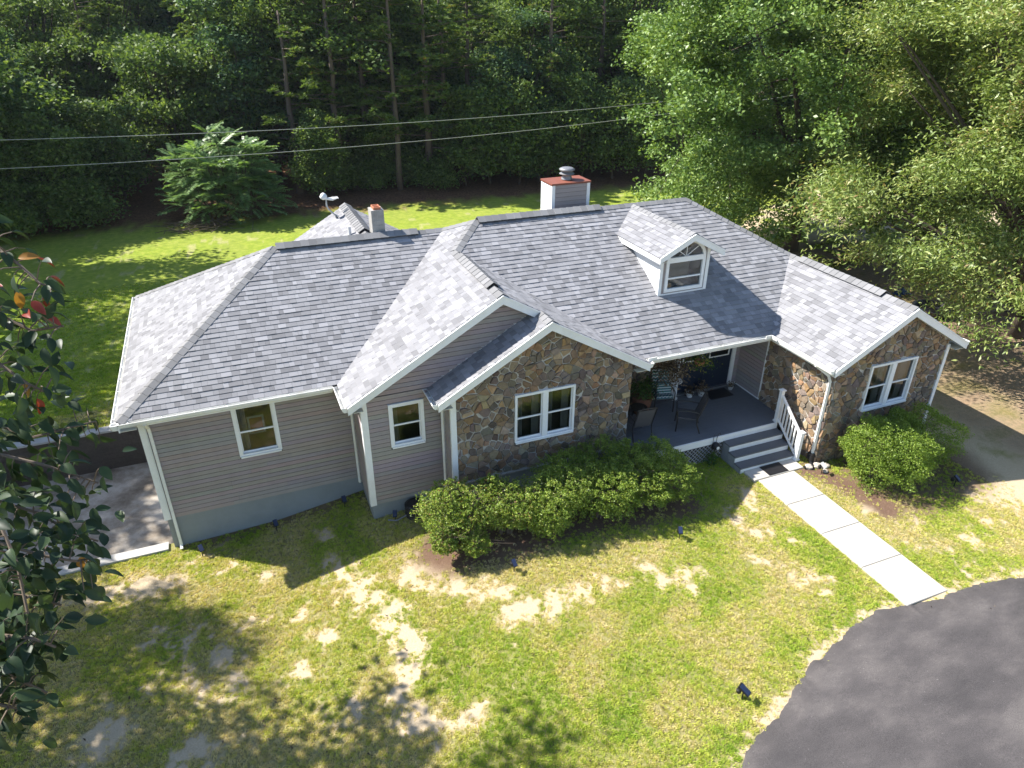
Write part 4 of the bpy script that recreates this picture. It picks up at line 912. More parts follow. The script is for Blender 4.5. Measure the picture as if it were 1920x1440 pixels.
v, f = lathe([(.02, .4), (.09, .44), (.11, .52), (.09, .58), (.03, .62)], 12); obj('body', v, f, 'black', ln, smooth=True); v, f = lathe([(.0, 0), (.05, .0), (.05, .012)], 10, (0, -.0, 0)); 
v, f = tube([(0, -.1, .5), (0, -.115, .5)], .045, 10); obj('lens', v, f, 'white', ln)
pl = thing('young_plant', 'small bright leafy plant growing by the lattice under the deck', 'plant', (13.45, -2.85, .78)); rg = np.random.default_rng(8)
P = rg.normal(size=(90, 3)) * np.array([.09, .07, .1]) + np.array([0, 0, .2]); foliage('foliage', P, .1, .6, 'porchleaf', pl, rg, tint=rg.uniform(0, .6, 90)); v, f = tube([(0, 0, -.02), (0, 0, .3)], .006, 4); obj('stem', v, f, 'twig', pl)

# lawn spotlights
def spotlight(x, y, label, rz, big=False, light=False):
    z = float(gh(x, y)); t = thing('garden_spotlight', label, 'light', (x, y, z), rz, 'solar spotlights in the lawn')
    v, f = tube([(0, 0, -.05), (0, 0, .2)], .012, 6); obj('stake', v, f, 'black', t)
    k = 1.08 if big else .85
    v, f = prism([(-.06 * k, -.09 * k, .2), (.06 * k, -.09 * k, .2), (.06 * k, .09 * k, .3 * (1.05 if big else 1)), (-.06 * k, .09 * k, .3 * (1.05 if big else 1))], (0, -.02, .02)); obj('panel_case', v, f, 'galv_white' if light else 'black', t)
    v, f = prism([(-.052 * k, -.1 * k, .228), (.052 * k, -.1 * k, .228), (.052 * k, .06 * k, .232 + (.09 if not big else .097)), (-.052 * k, .06 * k, .232 + (.09 if not big else .097))], (0, -.006, .01)); obj('solar_cell', v, f, 'white' if light else 'solar', t)
    v, f = lathe([(.03, .12), (.045, .14), (.05, .2), (.03, .22)], 10, (0, .08, 0)); obj('lamp_head', v, f, 'black', t)
spotlight(.62, -.62, 'low dark spotlight close to the left corner of the grey foundation', .3)
spotlight(2.36, -.42, 'black spotlight below the left window of the grey wall', .2)
spotlight(4.07, -.42, 'black spotlight in the inner corner of the grey walls', .1)
spotlight(5.1, -1.62, 'black spotlight beside the black drum', -.3)
spotlight(7.08, -4.45, 'blue black spotlight in front of the leggy hedge shrub', .1)
spotlight(11.0, -5.0, 'black spotlight on the lawn right of the hedge', -.4)
spotlight(9.62, -9.05, 'blue solar panel spotlight alone on the lawn near the driveway', .5, True)
spotlight(15.85, -4.3, 'white faced spotlight between the rocks and the walkway', .2, False, True)
spotlight(18.6, -6.0, 'black spotlight at the foot of the round right shrub', .2)
dr_ = thing('drain_drum', 'black ribbed drum lying at the foot of the grey wall', 'drum', (5.62, -1.6, float(gh(5.62, -1.6))))
pr_ = [(.02, -.02)] + [(.25 + (.012 if i % 2 else 0), .02 + i * .035) for i in range(10)] + [(.2, .37), (.02, .375)]
v, f = lathe(pr_, 20); obj('drum_body', v, f, 'black', dr_); v, f = tube([(-.25, -.05, .1), (-.5, -.1, .05), (-.7, -.02, .06)], .02, 6); obj('hose', v, f, 'galv', dr_)
for i, (x, y, r, lb) in enumerate(((15.72, -3.98, .12, 'grey rounded rock nearest the railing post'), (15.98, -4.02, .13, 'pale rock beside the stone corner'), (16.18, -4.1, .11, 'tan rock touching the round shrub'), (16.0, -4.28, .08, 'small pale rock in front of the other rocks'))):
    rg = np.random.default_rng(i + 40); v, f = lathe([(r * .6, -.03), (r, r * .2), (r * .85, r * .6), (r * .3, r * .8)], 9); v = [(a * rg.uniform(.8, 1.2), b * rg.uniform(.75, 1.15), c * rg.uniform(.85, 1.15)) for a, b, c in v]
    ob = obj('rock', v, f, 'rock', smooth=False); ob.location = (x, y, float(gh(x, y))); ob.rotation_euler.z = i * 1.3; tag(ob, lb, 'rock', 'rocks by the stone corner')

# ------------------------------------------------------------------ vegetation
def ell_clusters(rg, n, c, r, shell=.5, lump=.25, low=-1., boughs=0, spread=(1., 1., .42)):
    out = []
    if boughs:
        B = ell_clusters(rg, boughs, c, r, shell, lump, low); per = -(-n // boughs)
        Q = np.repeat(B, per, 0)[:n] + np.clip(rg.normal(size=(n, 3)), -1.7, 1.7) * np.array(spread) * np.repeat(rg.uniform(.6, 1.3, (boughs, 1)), per, 0)[:n]
        return Q
    ph = rg.uniform(0, 6.28, 6)
    while len(out) < n:
        d = rg.normal(size=3); d /= np.linalg.norm(d)
        if d[2] < low: continue
        k = 1 + lump * (math.sin(3 * d[0] + ph[0]) * math.sin(2.6 * d[1] + ph[1]) + .6 * math.sin(5 * d[2] + 4 * d[0] + ph[2]) * math.sin(4.4 * d[1] + ph[3]))
        out.append(np.array(c) + d * np.array(r) * k * rg.uniform(0, 1) ** shell)
    return np.array(out)
def cluster_leaves(rg, C, m, rad, flat=.6):
    P = np.repeat(C, m, 0); R3 = rg.normal(size=P.shape) * np.repeat(rg.uniform(.7, 1.3, (len(C), 1)), m, 0) * rad; R3[:, 2] *= flat; return P + R3
def limbs(rg, base, C, k, r0, fork=.35, zmin=None):
    parts = []; base = Vector(base)
    for i in rg.choice(len(C), min(k, len(C)), replace=False):
        c = Vector(C[i]); z0 = base.z + (c.z - base.z) * fork * rg.uniform(.6, 1.1); a = Vector((base.x, base.y, max(z0, zmin or z0)))
        mid = a.lerp(c, .5) + Vector((rg.uniform(-.4, .4), rg.uniform(-.4, .4), rg.uniform(.0, .8))); L = (c - a).length; pts = bezier(a, mid, c, 6)
        parts.append(tube(pts, [r0 * (.9 - .8 * j / 6) * min(1, L / 5 + .25) + .006 for j in range(7)], 5))
    return parts
def broadleaf(name, label, loc, H, cz, r, ncl, m, size, aspect, leaf, seed, trunk=.3, rad=.55, shell=.45, low=-1., group=None, nlimb=40, linked=True, droop=0., flat=.6, bark='bark', up=.5, tintb=0., boughs=0, spread=(1., 1., .42), keep=None):
    rg = np.random.default_rng(seed); C = ell_clusters(rg, ncl, (0, 0, cz), r, shell, .22, low, boughs, spread); C[:, 2] = np.maximum(C[:, 2], .5)
    if keep: C = C[keep(C)]
    P = cluster_leaves(rg, C, m, rad, flat); P[:, 2] = np.maximum(P[:, 2], .15)
    out = (P - np.array([0, 0, cz])); out /= np.linalg.norm(out, axis=1, keepdims=True)
    tint = np.clip(rg.uniform(0, 1, len(P)) * .7 + np.repeat(rg.uniform(0, .35, len(C)), m) + tintb, 0, 1)
    t = bpy.data.objects.new(name, None); t.location = loc
    if linked: link(t)
    fo = np_quads('crown', leaf_verts(P, size, aspect, rg, up, droop, out * .5), leaf, np.repeat(tint, 4), False)
    wob = [(rg.uniform(-.15, .15) * i, rg.uniform(-.15, .15) * i, -.3 + (cz + r[2] * .45 + .3) * i / 5) for i in range(6)]
    parts = [tube(wob, [trunk * (1.25 if i == 0 else 1 - i * .15) for i in range(6)], 8)] + limbs(rg, (0, 0, 0), C, nlimb, trunk * .55, .4)
    V, F = merge(parts); tr = obj('trunk', V, F, bark, None, smooth=True); COL.objects.unlink(tr)
    for ob in (fo, tr):
        ob.parent = t
        if linked: COL.objects.link(ob)
    if label: tag(t, label, 'tree', group)
    return t
def copy_tree(t, loc, rz, sc, label, group=None, name=None):
    c = t.copy(); COL.objects.link(c); c.location = loc; c.rotation_euler.z = rz; c.scale = (sc[0], sc[0], sc[1]) if hasattr(sc, '__len__') else (sc, sc, sc)
    for ch_ in KIDS[t.name]:
        k = ch_.copy(); k.parent = c; COL.objects.link(k)
    if label: tag(c, label, 'tree', group)
    return c
KIDS = {}
def proto(t, kids): KIDS[t.name] = kids; return t

# the two oaks behind the right end of the house
def add_oak(name, label, loc, seed, r, cz, ncl, m, trunk):
    rg = np.random.default_rng(seed); C = ell_clusters(rg, ncl, (0, 0, cz), r, .3, .25, -1, int(ncl / 5.2), (.85, .85, .38)); C = C[C[:, 2] > 1.8]
    t = thing(name, label, 'tree', loc, 0, 'oaks behind the house')
    nl_ = ncl // 6; aa = rg.uniform(0, 6.283, nl_); ra = rg.uniform(.3, .88, nl_); C = np.concatenate([C, np.stack([np.cos(aa) * ra * r[0], np.sin(aa) * ra * r[1], rg.uniform(2.4, 5.6, nl_) - ra * .6], 1)])
    P = cluster_leaves(rg, C, m, .36, .62); P[:, 2] = np.maximum(P[:, 2], .9)
    out = P - np.array([0, 0, cz]); out /= np.linalg.norm(out, axis=1, keepdims=True)
    tint = np.clip(rg.uniform(0, 1, len(P)) * .75 + np.repeat(rg.uniform(0, .3, len(C)), m), 0, 1)
    np_quads('crown', leaf_verts(P, .17, .55, rg, .55, 0, out * .4), 'oakleaf', np.repeat(tint, 4), t)
    parts = [tube([(0, 0, -.4), (.05, 0, 1.5), (-.05, .1, 3.2)], [trunk * 1.4, trunk, trunk * .9], 10)]
    tips = []
    for k in range(9):
        a = k * 2.4 + rg.uniform(-.3, .3); el = rg.uniform(.25, 1.3); L = rg.uniform(.55, .85); e = Vector((math.cos(a) * math.cos(el) * r[0] * L, math.sin(a) * math.cos(el) * r[1] * L, 3 + math.sin(el) * (cz + r[2] * .5 - 3)))
        if k < 4: e.z = rg.uniform(2.2, 5)
        b0 = Vector((0, 0, rg.uniform(1.2, 3.2))); pts = bezier(b0, b0.lerp(e, .45) + Vector((0, 0, 1.0)), e, 8); parts.append(tube(pts, [trunk * (.62 - .5 * j / 8) for j in range(9)], 7)); tips += [(pts[j], trunk * (.62 - .5 * j / 8)) for j in range(3, 9)]
    for i in rg.choice(len(C), 130, replace=False):
        c = Vector(C[i]); p, rr = min(tips, key=lambda q: (q[0] - c).length); pts = bezier(p, p.lerp(c, .5) + Vector((0, 0, .4)), c, 5); parts.append(tube(pts, [rr * .5 * (1 - j / 5.5) + .008 for j in range(6)], 5))
    V, F = merge(parts); obj('trunk', V, F, 'bark', t, smooth=True); return t
add_oak('oak_tree', 'large spreading oak with forked trunk behind the right end of the roof', (28.4, 11.2, .75), 21, (9.6, 8.2, 8.2), 9.6, 1080, 215, .28)
add_oak('oak_tree', 'second oak whose crown merges into the large oak on its right', (33.5, 8.0, .75), 22, (7.2, 6.4, 7.2), 8.6, 540, 210, .26)
wo = broadleaf('willow_oak_tree', 'tall tree with narrow drooping leaves at the right edge beside the house', (28.9, -.2, .8), 17, 7.4, (8.6, 7.2, 7.6), 900, 300, .165, .3, 'willowleaf', 31, .24, .38, .32, -.85, 'trees right of the house', 90, True, .3, .7, up=.45, boughs=150, spread=(.85, .85, .42), keep=lambda C: ~((C[:, 0] < -7.9) & (C[:, 2] < 4.4)) & (C[:, 2] > 1.6))

# foreground tree, seen from very near at the left edge
nt = thing('cherry_tree', 'near tree with large dark glossy leaves and a few red ones at the left edge', 'tree', (-.6, -13.2, .1))
TW = [[(1.41, -11.32, 10.79), (1.54, -11.41, 10.7), (1.62, -11.51, 10.65), (1.7, -11.62, 10.59), (1.75, -11.62, 10.55)], [(1.34, -11.42, 10.49), (1.47, -11.52, 10.43), (1.6, -11.61, 10.36), (1.75, -11.68, 10.39)],
      [(1.37, -11.76, 10.46), (1.48, -11.79, 10.29), (1.59, -11.9, 10.22), (1.66, -11.91, 10.16)], [(1.18, -11.56, 10.01), (1.35, -11.66, 9.91), (1.49, -11.76, 9.87), (1.67, -11.8, 9.91), (1.78, -11.78, 9.91)],
      [(1.24, -11.91, 9.96), (1.41, -11.98, 9.93), (1.58, -12.07, 9.89), (1.69, -12.08, 9.81), (1.78, -12.1, 9.75)], [(1.15, -11.86, 9.68), (1.32, -11.93, 9.65), (1.48, -12.03, 9.61), (1.63, -12.16, 9.54), (1.72, -12.18, 9.48)],
      [(1.26, -12.27, 9.75), (1.42, -12.36, 9.71), (1.58, -12.46, 9.67), (1.69, -12.47, 9.61), (1.74, -12.46, 9.6)], [(1.13, -12.18, 9.4), (1.3, -12.26, 9.38), (1.44, -12.34, 9.37), (1.54, -12.36, 9.3)],
      [(1.21, -12.52, 9.44), (1.38, -12.6, 9.42), (1.51, -12.68, 9.43), (1.58, -12.7, 9.37)], [(1.13, -12.48, 9.21), (1.3, -12.56, 9.19), (1.41, -12.66, 9.18), (1.48, -12.69, 9.12)],
      [(1.36, -12.29, 10.06), (1.48, -12.45, 9.93), (1.55, -12.64, 9.79), (1.56, -12.76, 9.63)], [(1.22, -12.74, 9.2), (1.35, -12.79, 9.23), (1.41, -12.8, 9.19)]]
B0 = Vector(nt.location)
stem = [Vector((-.6, -13.2, -.1)), Vector((-.5, -13.1, 3)), Vector((-.1, -12.8, 6)), Vector((.35, -12.4, 8.6)), Vector((.6, -12.1, 9.8)), Vector((.75, -11.7, 11))]
v, f = tube([p - B0 for p in stem], [.15, .11, .08, .042, .028, .014], 8); obj('trunk', v, f, 'bark', nt, smooth=True)
def leaf_shape(L, w, cup, bend):
    V = []; F = []
    prof = [(0, 0), (.12, .55), (.3, .92), (.5, 1), (.7, .78), (.87, .4), (1, 0)]
    for t, k in prof:
        for sg in (-1, 0, 1): V.append((t * L, sg * k * w / 2, abs(sg) * k * w * cup - bend * L * t * t))
    for i in range(6):
        for j in (0, 1): F.append((3 * i + j, 3 * i + 3 + j, 3 * i + 4 + j, 3 * i + 1 + j))
    return V, F
LM = []
for k in range(10):
    v, f = leaf_shape(.09 * (.85 + .05 * (k % 6)), .047 * (.9 + .05 * (k % 4)), .22 + .05 * (k % 3), .15 + .12 * (k % 4)); red = k >= 8
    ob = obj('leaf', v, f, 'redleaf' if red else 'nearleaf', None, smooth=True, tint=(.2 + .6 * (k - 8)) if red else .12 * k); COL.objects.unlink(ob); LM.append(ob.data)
rl_ = random.Random(4); tp = []; nleaf = 0
for ti, tw in enumerate(TW):
    tw = [Vector(p) for p in tw]; st0 = min(stem[3:], key=lambda q: (q - tw[0]).length); tp.append(tube([p - B0 for p in [st0] + tw], [.013, .01] + [.008 - .0012 * j for j in range(len(tw) - 1)], 5))
    nl = 25
    for j in range(nl):
        t = (j + rl_.random()) / nl * (len(tw) - 1); i = min(int(t), len(tw) - 2); p = tw[i].lerp(tw[i + 1], t - i); ax = (tw[i + 1] - tw[i]).normalized()
        off = Vector((rl_.gauss(0, 1), rl_.gauss(0, 1), rl_.gauss(0, 1))); off = (off - ax * off.dot(ax)).normalized() * rl_.choice((.02, .05, .1, .13)); q = p + off
        if off.length > .04: tp.append(tube([p - B0, p.lerp(q, .6) + Vector((0, 0, .01)) - B0, q - B0], [.004, .003, .002], 4))
        red = rl_.random() < (.6 if ti == 0 and j > 8 else .15 if ti < 2 else .006); lf = bpy.data.objects.new('leaf', LM[rl_.choice((8, 9))] if red else LM[rl_.randrange(8)]); link(lf, nt)
        d = (off.normalized() * .8 + ax * .7 + Vector((rl_.gauss(0, .3), rl_.gauss(0, .3), rl_.gauss(-.45, .3)))).normalized(); zz = Vector((rl_.gauss(0, .5), rl_.gauss(-.2, .5), 1)); yv = zz.cross(d).normalized(); zz = d.cross(yv)
        mm = Matrix((d, yv, zz)).transposed().to_4x4(); mm.translation = q - B0; lf.matrix_local = mm; nleaf += 1
ex_l = []
for _ in range(560):
    tw = [Vector(p) for p in TW[rl_.choice((1, 2, 3, 3, 4, 5, 5, 6, 6, 7, 7, 8, 8, 9, 9, 10, 11))]]; t = rl_.random() * (len(tw) - 1) * .9; i = min(int(t), len(tw) - 2); p = tw[i].lerp(tw[i + 1], t - i) + Vector((rl_.gauss(-.05, .09), rl_.gauss(.08, .16), rl_.gauss(-.02, .1)))
    d = Vector((rl_.gauss(.3, .7), rl_.gauss(0, .7), rl_.gauss(-.5, .5))).normalized(); zz = Vector((rl_.gauss(0, .5), rl_.gauss(-.2, .5), 1)); yv = zz.cross(d).normalized(); zz = d.cross(yv); mm = Matrix((d, yv, zz)).transposed()
    lv, lf_ = leaf_shape(.085 * rl_.uniform(.8, 1.15), .043, .22, rl_.uniform(.1, .5)); ex_l.append(([mm @ Vector(q) + p - B0 for q in lv], lf_))
for _ in range(260):
    tw0 = Vector(TW[rl_.randrange(12)][0]); st0 = min(stem[3:], key=lambda q: (q - tw0).length); p = st0.lerp(tw0, rl_.uniform(.15, 1.)) + Vector((rl_.gauss(0, .1), rl_.gauss(0, .12), rl_.gauss(0, .1)))
    d = Vector((rl_.gauss(0, .7), rl_.gauss(0, .7), rl_.gauss(-.5, .5))).normalized(); zz = Vector((rl_.gauss(0, .5), rl_.gauss(-.2, .5), 1)); yv = zz.cross(d).normalized(); zz = d.cross(yv); mm = Matrix((d, yv, zz)).transposed()
    lv, lf_ = leaf_shape(.085 * rl_.uniform(.8, 1.15), .043, .22, rl_.uniform(.1, .5)); ex_l.append(([mm @ Vector(q) + p - B0 for q in lv], lf_))
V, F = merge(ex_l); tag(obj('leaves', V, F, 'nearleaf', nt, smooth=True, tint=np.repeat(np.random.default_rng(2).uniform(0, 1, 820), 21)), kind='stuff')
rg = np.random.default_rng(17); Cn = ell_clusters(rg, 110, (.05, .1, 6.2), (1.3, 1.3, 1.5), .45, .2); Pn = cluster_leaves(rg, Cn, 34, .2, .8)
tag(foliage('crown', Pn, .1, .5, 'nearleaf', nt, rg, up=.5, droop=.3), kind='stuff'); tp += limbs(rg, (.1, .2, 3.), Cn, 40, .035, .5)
V, F = merge(tp); tag(obj('twigs', V, F, 'twig', nt), kind='stuff')

# hedge and shrubs
def shrub(name, label, loc, lobes, n, size, leaf, seed, group, stems=7, tmax=1., aspect=.55, rough=.09):
    rg = np.random.default_rng(seed); t = thing(name, label, 'shrub', loc, 0, group); P = []; C = []
    for (lx, ly, lz, rx_, ry, rz_) in lobes:
        k = int((1.45 if rough < .06 else 2.) * n / len(lobes)); d = rg.normal(size=(k, 3)); d /= np.linalg.norm(d, axis=1, keepdims=True)
        lum = 1 + .11 * np.sin(5 * d[:, 0] + seed) * np.sin(4.5 * d[:, 1] + 2 * seed) + .1 * np.sin(9 * d[:, 2] + 7 * d[:, 0]) + .07 * np.sin(17 * d[:, 0] + 15 * d[:, 1]) * np.sin(16 * d[:, 2])
        ns_ = 130; wb = .3 if rough > .06 else .1; sd_ = rg.normal(size=(ns_, 3)); sd_ /= np.linalg.norm(sd_, axis=1, keepdims=True); sf = rg.normal(1, rough, ns_); near = (d @ sd_.T).argmax(1); dd_ = (d * sd_[near]).sum(1); lum = lum * sf[near] * (1 + .16 * (dd_ - .9)); d = d * (1 - wb) + sd_[near] * wb; d /= np.linalg.norm(d, axis=1, keepdims=True)
        lz = lz * 1.12; rz_ = rz_ * 1.08
        q = np.array([lx, ly, lz]) + d * np.array([rx_, ry, rz_]) * (lum * np.clip(1.03 - np.abs(rg.normal(size=k)) * .13, .35, 1.06))[:, None]
        P.append(q); C += [(lx + rg.uniform(-.4, .4) * rx_, ly + rg.uniform(-.4, .4) * ry, lz + rg.uniform(-.2, .5) * rz_) for _ in range(stems)]
    P = np.concatenate(P); P[:, 2] = np.maximum(P[:, 2], .06)
    tint = np.clip(rg.uniform(0, tmax, len(P)) ** 1.1, 0, 1)
    foliage('foliage', P, size, aspect, leaf, t, rg, tint=tint, up=.45)
    parts = [tube(bezier((c[0] * .35 + rg.uniform(-.1, .1), c[1] * .35, -.05), (c[0] * .5, c[1] * .5, c[2] * .5), c, 5), [.028, .024, .018, .014, .01, .006], 5) for c in C]
    for c in C:
        for _ in range(3):
            e = (c[0] + rg.normal() * .25, c[1] + rg.normal() * .2, c[2] + rg.uniform(-.1, .4)); parts.append(tube([c, e], [.007, .003], 4))
    V, F = merge(parts); obj('stems', V, F, 'twig', t); return t
HG = 'foundation hedge shrubs'
def gl3(x, y): return (x, y, float(gh(x, y)) - .02)
shrub('hedge_shrub', 'leggy yellow green hedge shrub at the left end with bare stems below', gl3(6.3, -3.0), [(-.35, .0, .95, .6, .62, .4), (.3, -.1, .9, .6, .65, .42), (-.1, .15, 1.15, .45, .45, .28), (-.5, -.5, .55, .3, .3, .25), (.15, -.75, .45, .3, .3, .22)], 11500, .046, 'hedgeleaf', 1, HG, 8)
shrub('hedge_shrub', 'thin hedge shrub with upright sprigs second from the left', gl3(7.35, -3.15), [(0, 0, .8, .62, .65, .45), (.3, -.3, .75, .5, .5, .42), (-.2, .3, 1.0, .25, .25, .32)], 8500, .046, 'hedgeleaf', 2, HG, 8)
shrub('hedge_shrub', 'sunlit hedge shrub below the stone gable window', gl3(8.45, -3.4), [(-.1, 0, .78, .72, .72, .5), (.4, .1, .85, .55, .65, .5), (-.2, -.35, .6, .5, .45, .45)], 10500, .042, 'hedgeleaf', 3, HG, 6, .92)
shrub('hedge_shrub', 'dense sunlit hedge shrub in the middle of the row', gl3(9.65, -3.5), [(0, 0, .75, .75, .75, .52), (.35, -.15, .72, .6, .6, .5)], 9500, .042, 'hedgeleaf', 4, HG, 6, .9)
shrub('hedge_shrub', 'sunlit hedge shrub at the right end near the steps', gl3(11.0, -3.65), [(-.2, .05, .72, .75, .7, .52), (.5, -.1, .72, .62, .6, .52)], 10500, .042, 'hedgeleaf', 5, HG, 6, .9)
shrub('hedge_shrub', 'shaded hedge shrub against the stone wall behind the row', gl3(9.6, -2.5), [(-.3, 0, .72, .75, .45, .5), (.6, 0, .8, .7, .45, .52)], 7500, .042, 'hedgeleaf', 6, HG, 6, .8)
shrub('hedge_shrub', 'shaded hedge shrub in front of the deck edge', gl3(11.1, -2.95), [(-.3, .1, .75, .75, .5, .5), (.45, -.05, .72, .6, .5, .5)], 7500, .042, 'hedgeleaf', 7, HG, 6, .8)
RS = 'shrubs below the right gable'
shrub('round_shrub', 'large round clipped shrub in the sun below the right gable', gl3(17.05, -5.0), [(0, -.05, .72, .98, .95, .74), (.55, -.1, .68, .7, .75, .66), (-.25, .25, .85, .7, .6, .6)], 27000, .045, 'boxleaf', 11, RS, 8, rough=.035)
shrub('round_shrub', 'darker round shrub half hidden behind the large clipped one', gl3(18.75, -4.75), [(0, 0, .7, .85, .8, .68), (-.7, .35, .7, .7, .5, .62)], 17000, .045, 'boxleaf', 12, RS, 8, .85, rough=.04)

# sumac clump in front of the woods: each frond is a part
sm = thing('sumac_shrub', 'pale green sumac with long feathery fronds in front of the dark woods', 'shrub', (2.9, 30.6, .05)); rg = np.random.default_rng(77)
def frond_mesh(k):
    r2 = np.random.default_rng(k); V = []; n = 13
    for i in range(n):
        t = .15 + .85 * i / n; x = t * 1.5; z = -.28 * t * t; l = .42 * (1 - .55 * abs(t - .5)) ; 
        for sg in (-1, 1):
            b = np.array([x, 0, z]); tip = b + np.array([l * .35, sg * l, -.1 * l - r2.uniform(0, .1)]); w = np.array([.075, 0, -.02])
            mid = (b + tip) / 2; V += [b, mid + w * .8 + [0, 0, .02], tip, mid - w * .8]
    V += [np.array([0, -.012, 0]), np.array([.9, -.01, -.1]), np.array([1.5, 0, -.28]), np.array([.9, .01, -.1])]
    ob = np_quads('frond', np.array(V), 'sumacleaf', np.repeat(r2.uniform(.1, 1, len(V) // 4), 4), False); return ob.data
FM = [frond_mesh(k) for k in range(5)]; stp = []
for k in range(26):
    a = rg.uniform(0, 6.28); rr = rg.uniform(.2, 1) ** .6; bx, by = math.cos(a) * rr * 3.1, math.sin(a) * rr * 2.1; h = rg.uniform(2.2, 3.4) + (1 - rr) * 2.4
    stp.append(tube(bezier((bx * .6, by * .6, -.05), (bx * .75, by * .75, h * .5), (bx, by, h), 5), [.06, .055, .045, .035, .03, .02], 5))
    for lev in range(3):
        nfr = 8 if lev == 0 else 6
        for j in range(nfr):
            fo = bpy.data.objects.new('frond', FM[rg.integers(5)]); link(fo, sm); fo.location = (bx, by, h - lev * .75); fo.rotation_euler = (rg.uniform(-.4, .4), (-.5 if lev == 0 else -.1) + rg.uniform(-.25, .3), j * 6.28 / nfr + rg.uniform(-.4, .4)); sc = rg.uniform(.6, .95); fo.scale = (sc, sc, sc)
            if len(sm.children) > 296: break
xf = []
for k in range(420):
    a = rg.uniform(0, 6.28); rr = rg.uniform(.1, 1) ** .5; hh = rg.uniform(.9, 1.) * (1.2 + 3.6 * (1 - rr ** 2)) * rg.uniform(.45, 1.0); mw = Matrix.LocRotScale(Vector((math.cos(a) * rr * 3.2, math.sin(a) * rr * 2.2, hh)), Matrix.Rotation(a + rg.normal() * .6, 3, 'Z').to_quaternion() @ Matrix.Rotation(rg.uniform(-.6, .2), 3, 'Y').to_quaternion(), Vector((1, 1, 1)) * rg.uniform(.65, 1.05)); src = FM[rg.integers(5)]; co = np.empty(len(src.vertices) * 3, 'f'); src.vertices.foreach_get('co', co); xf.append(co.reshape(-1, 3) @ np.array(mw.to_3x3()).T + np.array(mw.translation))
xv = np.concatenate(xf); tag(np_quads('fronds', xv, 'sumacleaf', np.repeat(rg.uniform(.1, 1, len(xv) // 4), 4), sm), kind='stuff')
V, F = merge(stp); obj('stems', V, F, 'bark', sm)
sm.scale = (.86, .9, 1.03)
bp = thing('brush_pile', 'low heap of dead branches at the foot of the sumac', 'brush', (1.2, 28.4, .05)); parts = []
for k in range(90):
    a = rg.uniform(0, 6.28); c = Vector((rg.normal() * 1.0, rg.normal() * .5, rg.uniform(0, .45))); d = Vector((math.cos(a), math.sin(a) * .6, rg.uniform(-.25, .3))) * rg.uniform(.4, .9); parts.append(tube([c - d, c + Vector((0, 0, .06)), c + d], .018, 4))
V, F = merge(parts); tag(obj('branches', V, F, 'bark', bp), kind='stuff')

# woods: prototypes, individual edge trees, massed deep forest
PW_ = []
def mkproto(fn, *a, **k):
    t = fn(*a, **k); kids = [c for c in bpy.data.objects if c.parent == t]; return proto(t, kids)
d1 = mkproto(broadleaf, 'proto_a', None, (0, 0, 0), 11, 5.6, (3.7, 3.7, 5.3), 150, 120, .25, .6, 'woodleaf', 51, .2, .42, .34, -1, linked=False, boughs=30, spread=(.75, .75, .35))
d2 = mkproto(broadleaf, 'proto_b', None, (0, 0, 0), 12, 6.6, (4.0, 4.0, 5.2), 150, 120, .25, .6, 'woodleaf2', 52, .24, .42, .34, -1, linked=False, boughs=30, spread=(.8, .8, .35))
d3 = mkproto(broadleaf, 'proto_c', None, (0, 0, 0), 8, 3.6, (2.4, 2.4, 3.3), 110, 90, .24, .55, 'woodleaf', 53, .08, .45, .5, -1, linked=False, nlimb=30)
d4 = mkproto(broadleaf, 'proto_d', None, (0, 0, 0), 13, 8.5, (4., 4., 4.5), 140, 110, .25, .6, 'woodleaf', 54, .22, .5, .45, -1, linked=False, boughs=30, spread=(.8, .8, .4))
d5 = mkproto(broadleaf, 'proto_e', None, (0, 0, 0), 3, 1.1, (1.5, 1.5, 1.1), 60, 80, .17, .55, 'woodleaf', 55, .03, .32, .5, -1, linked=False, nlimb=20)
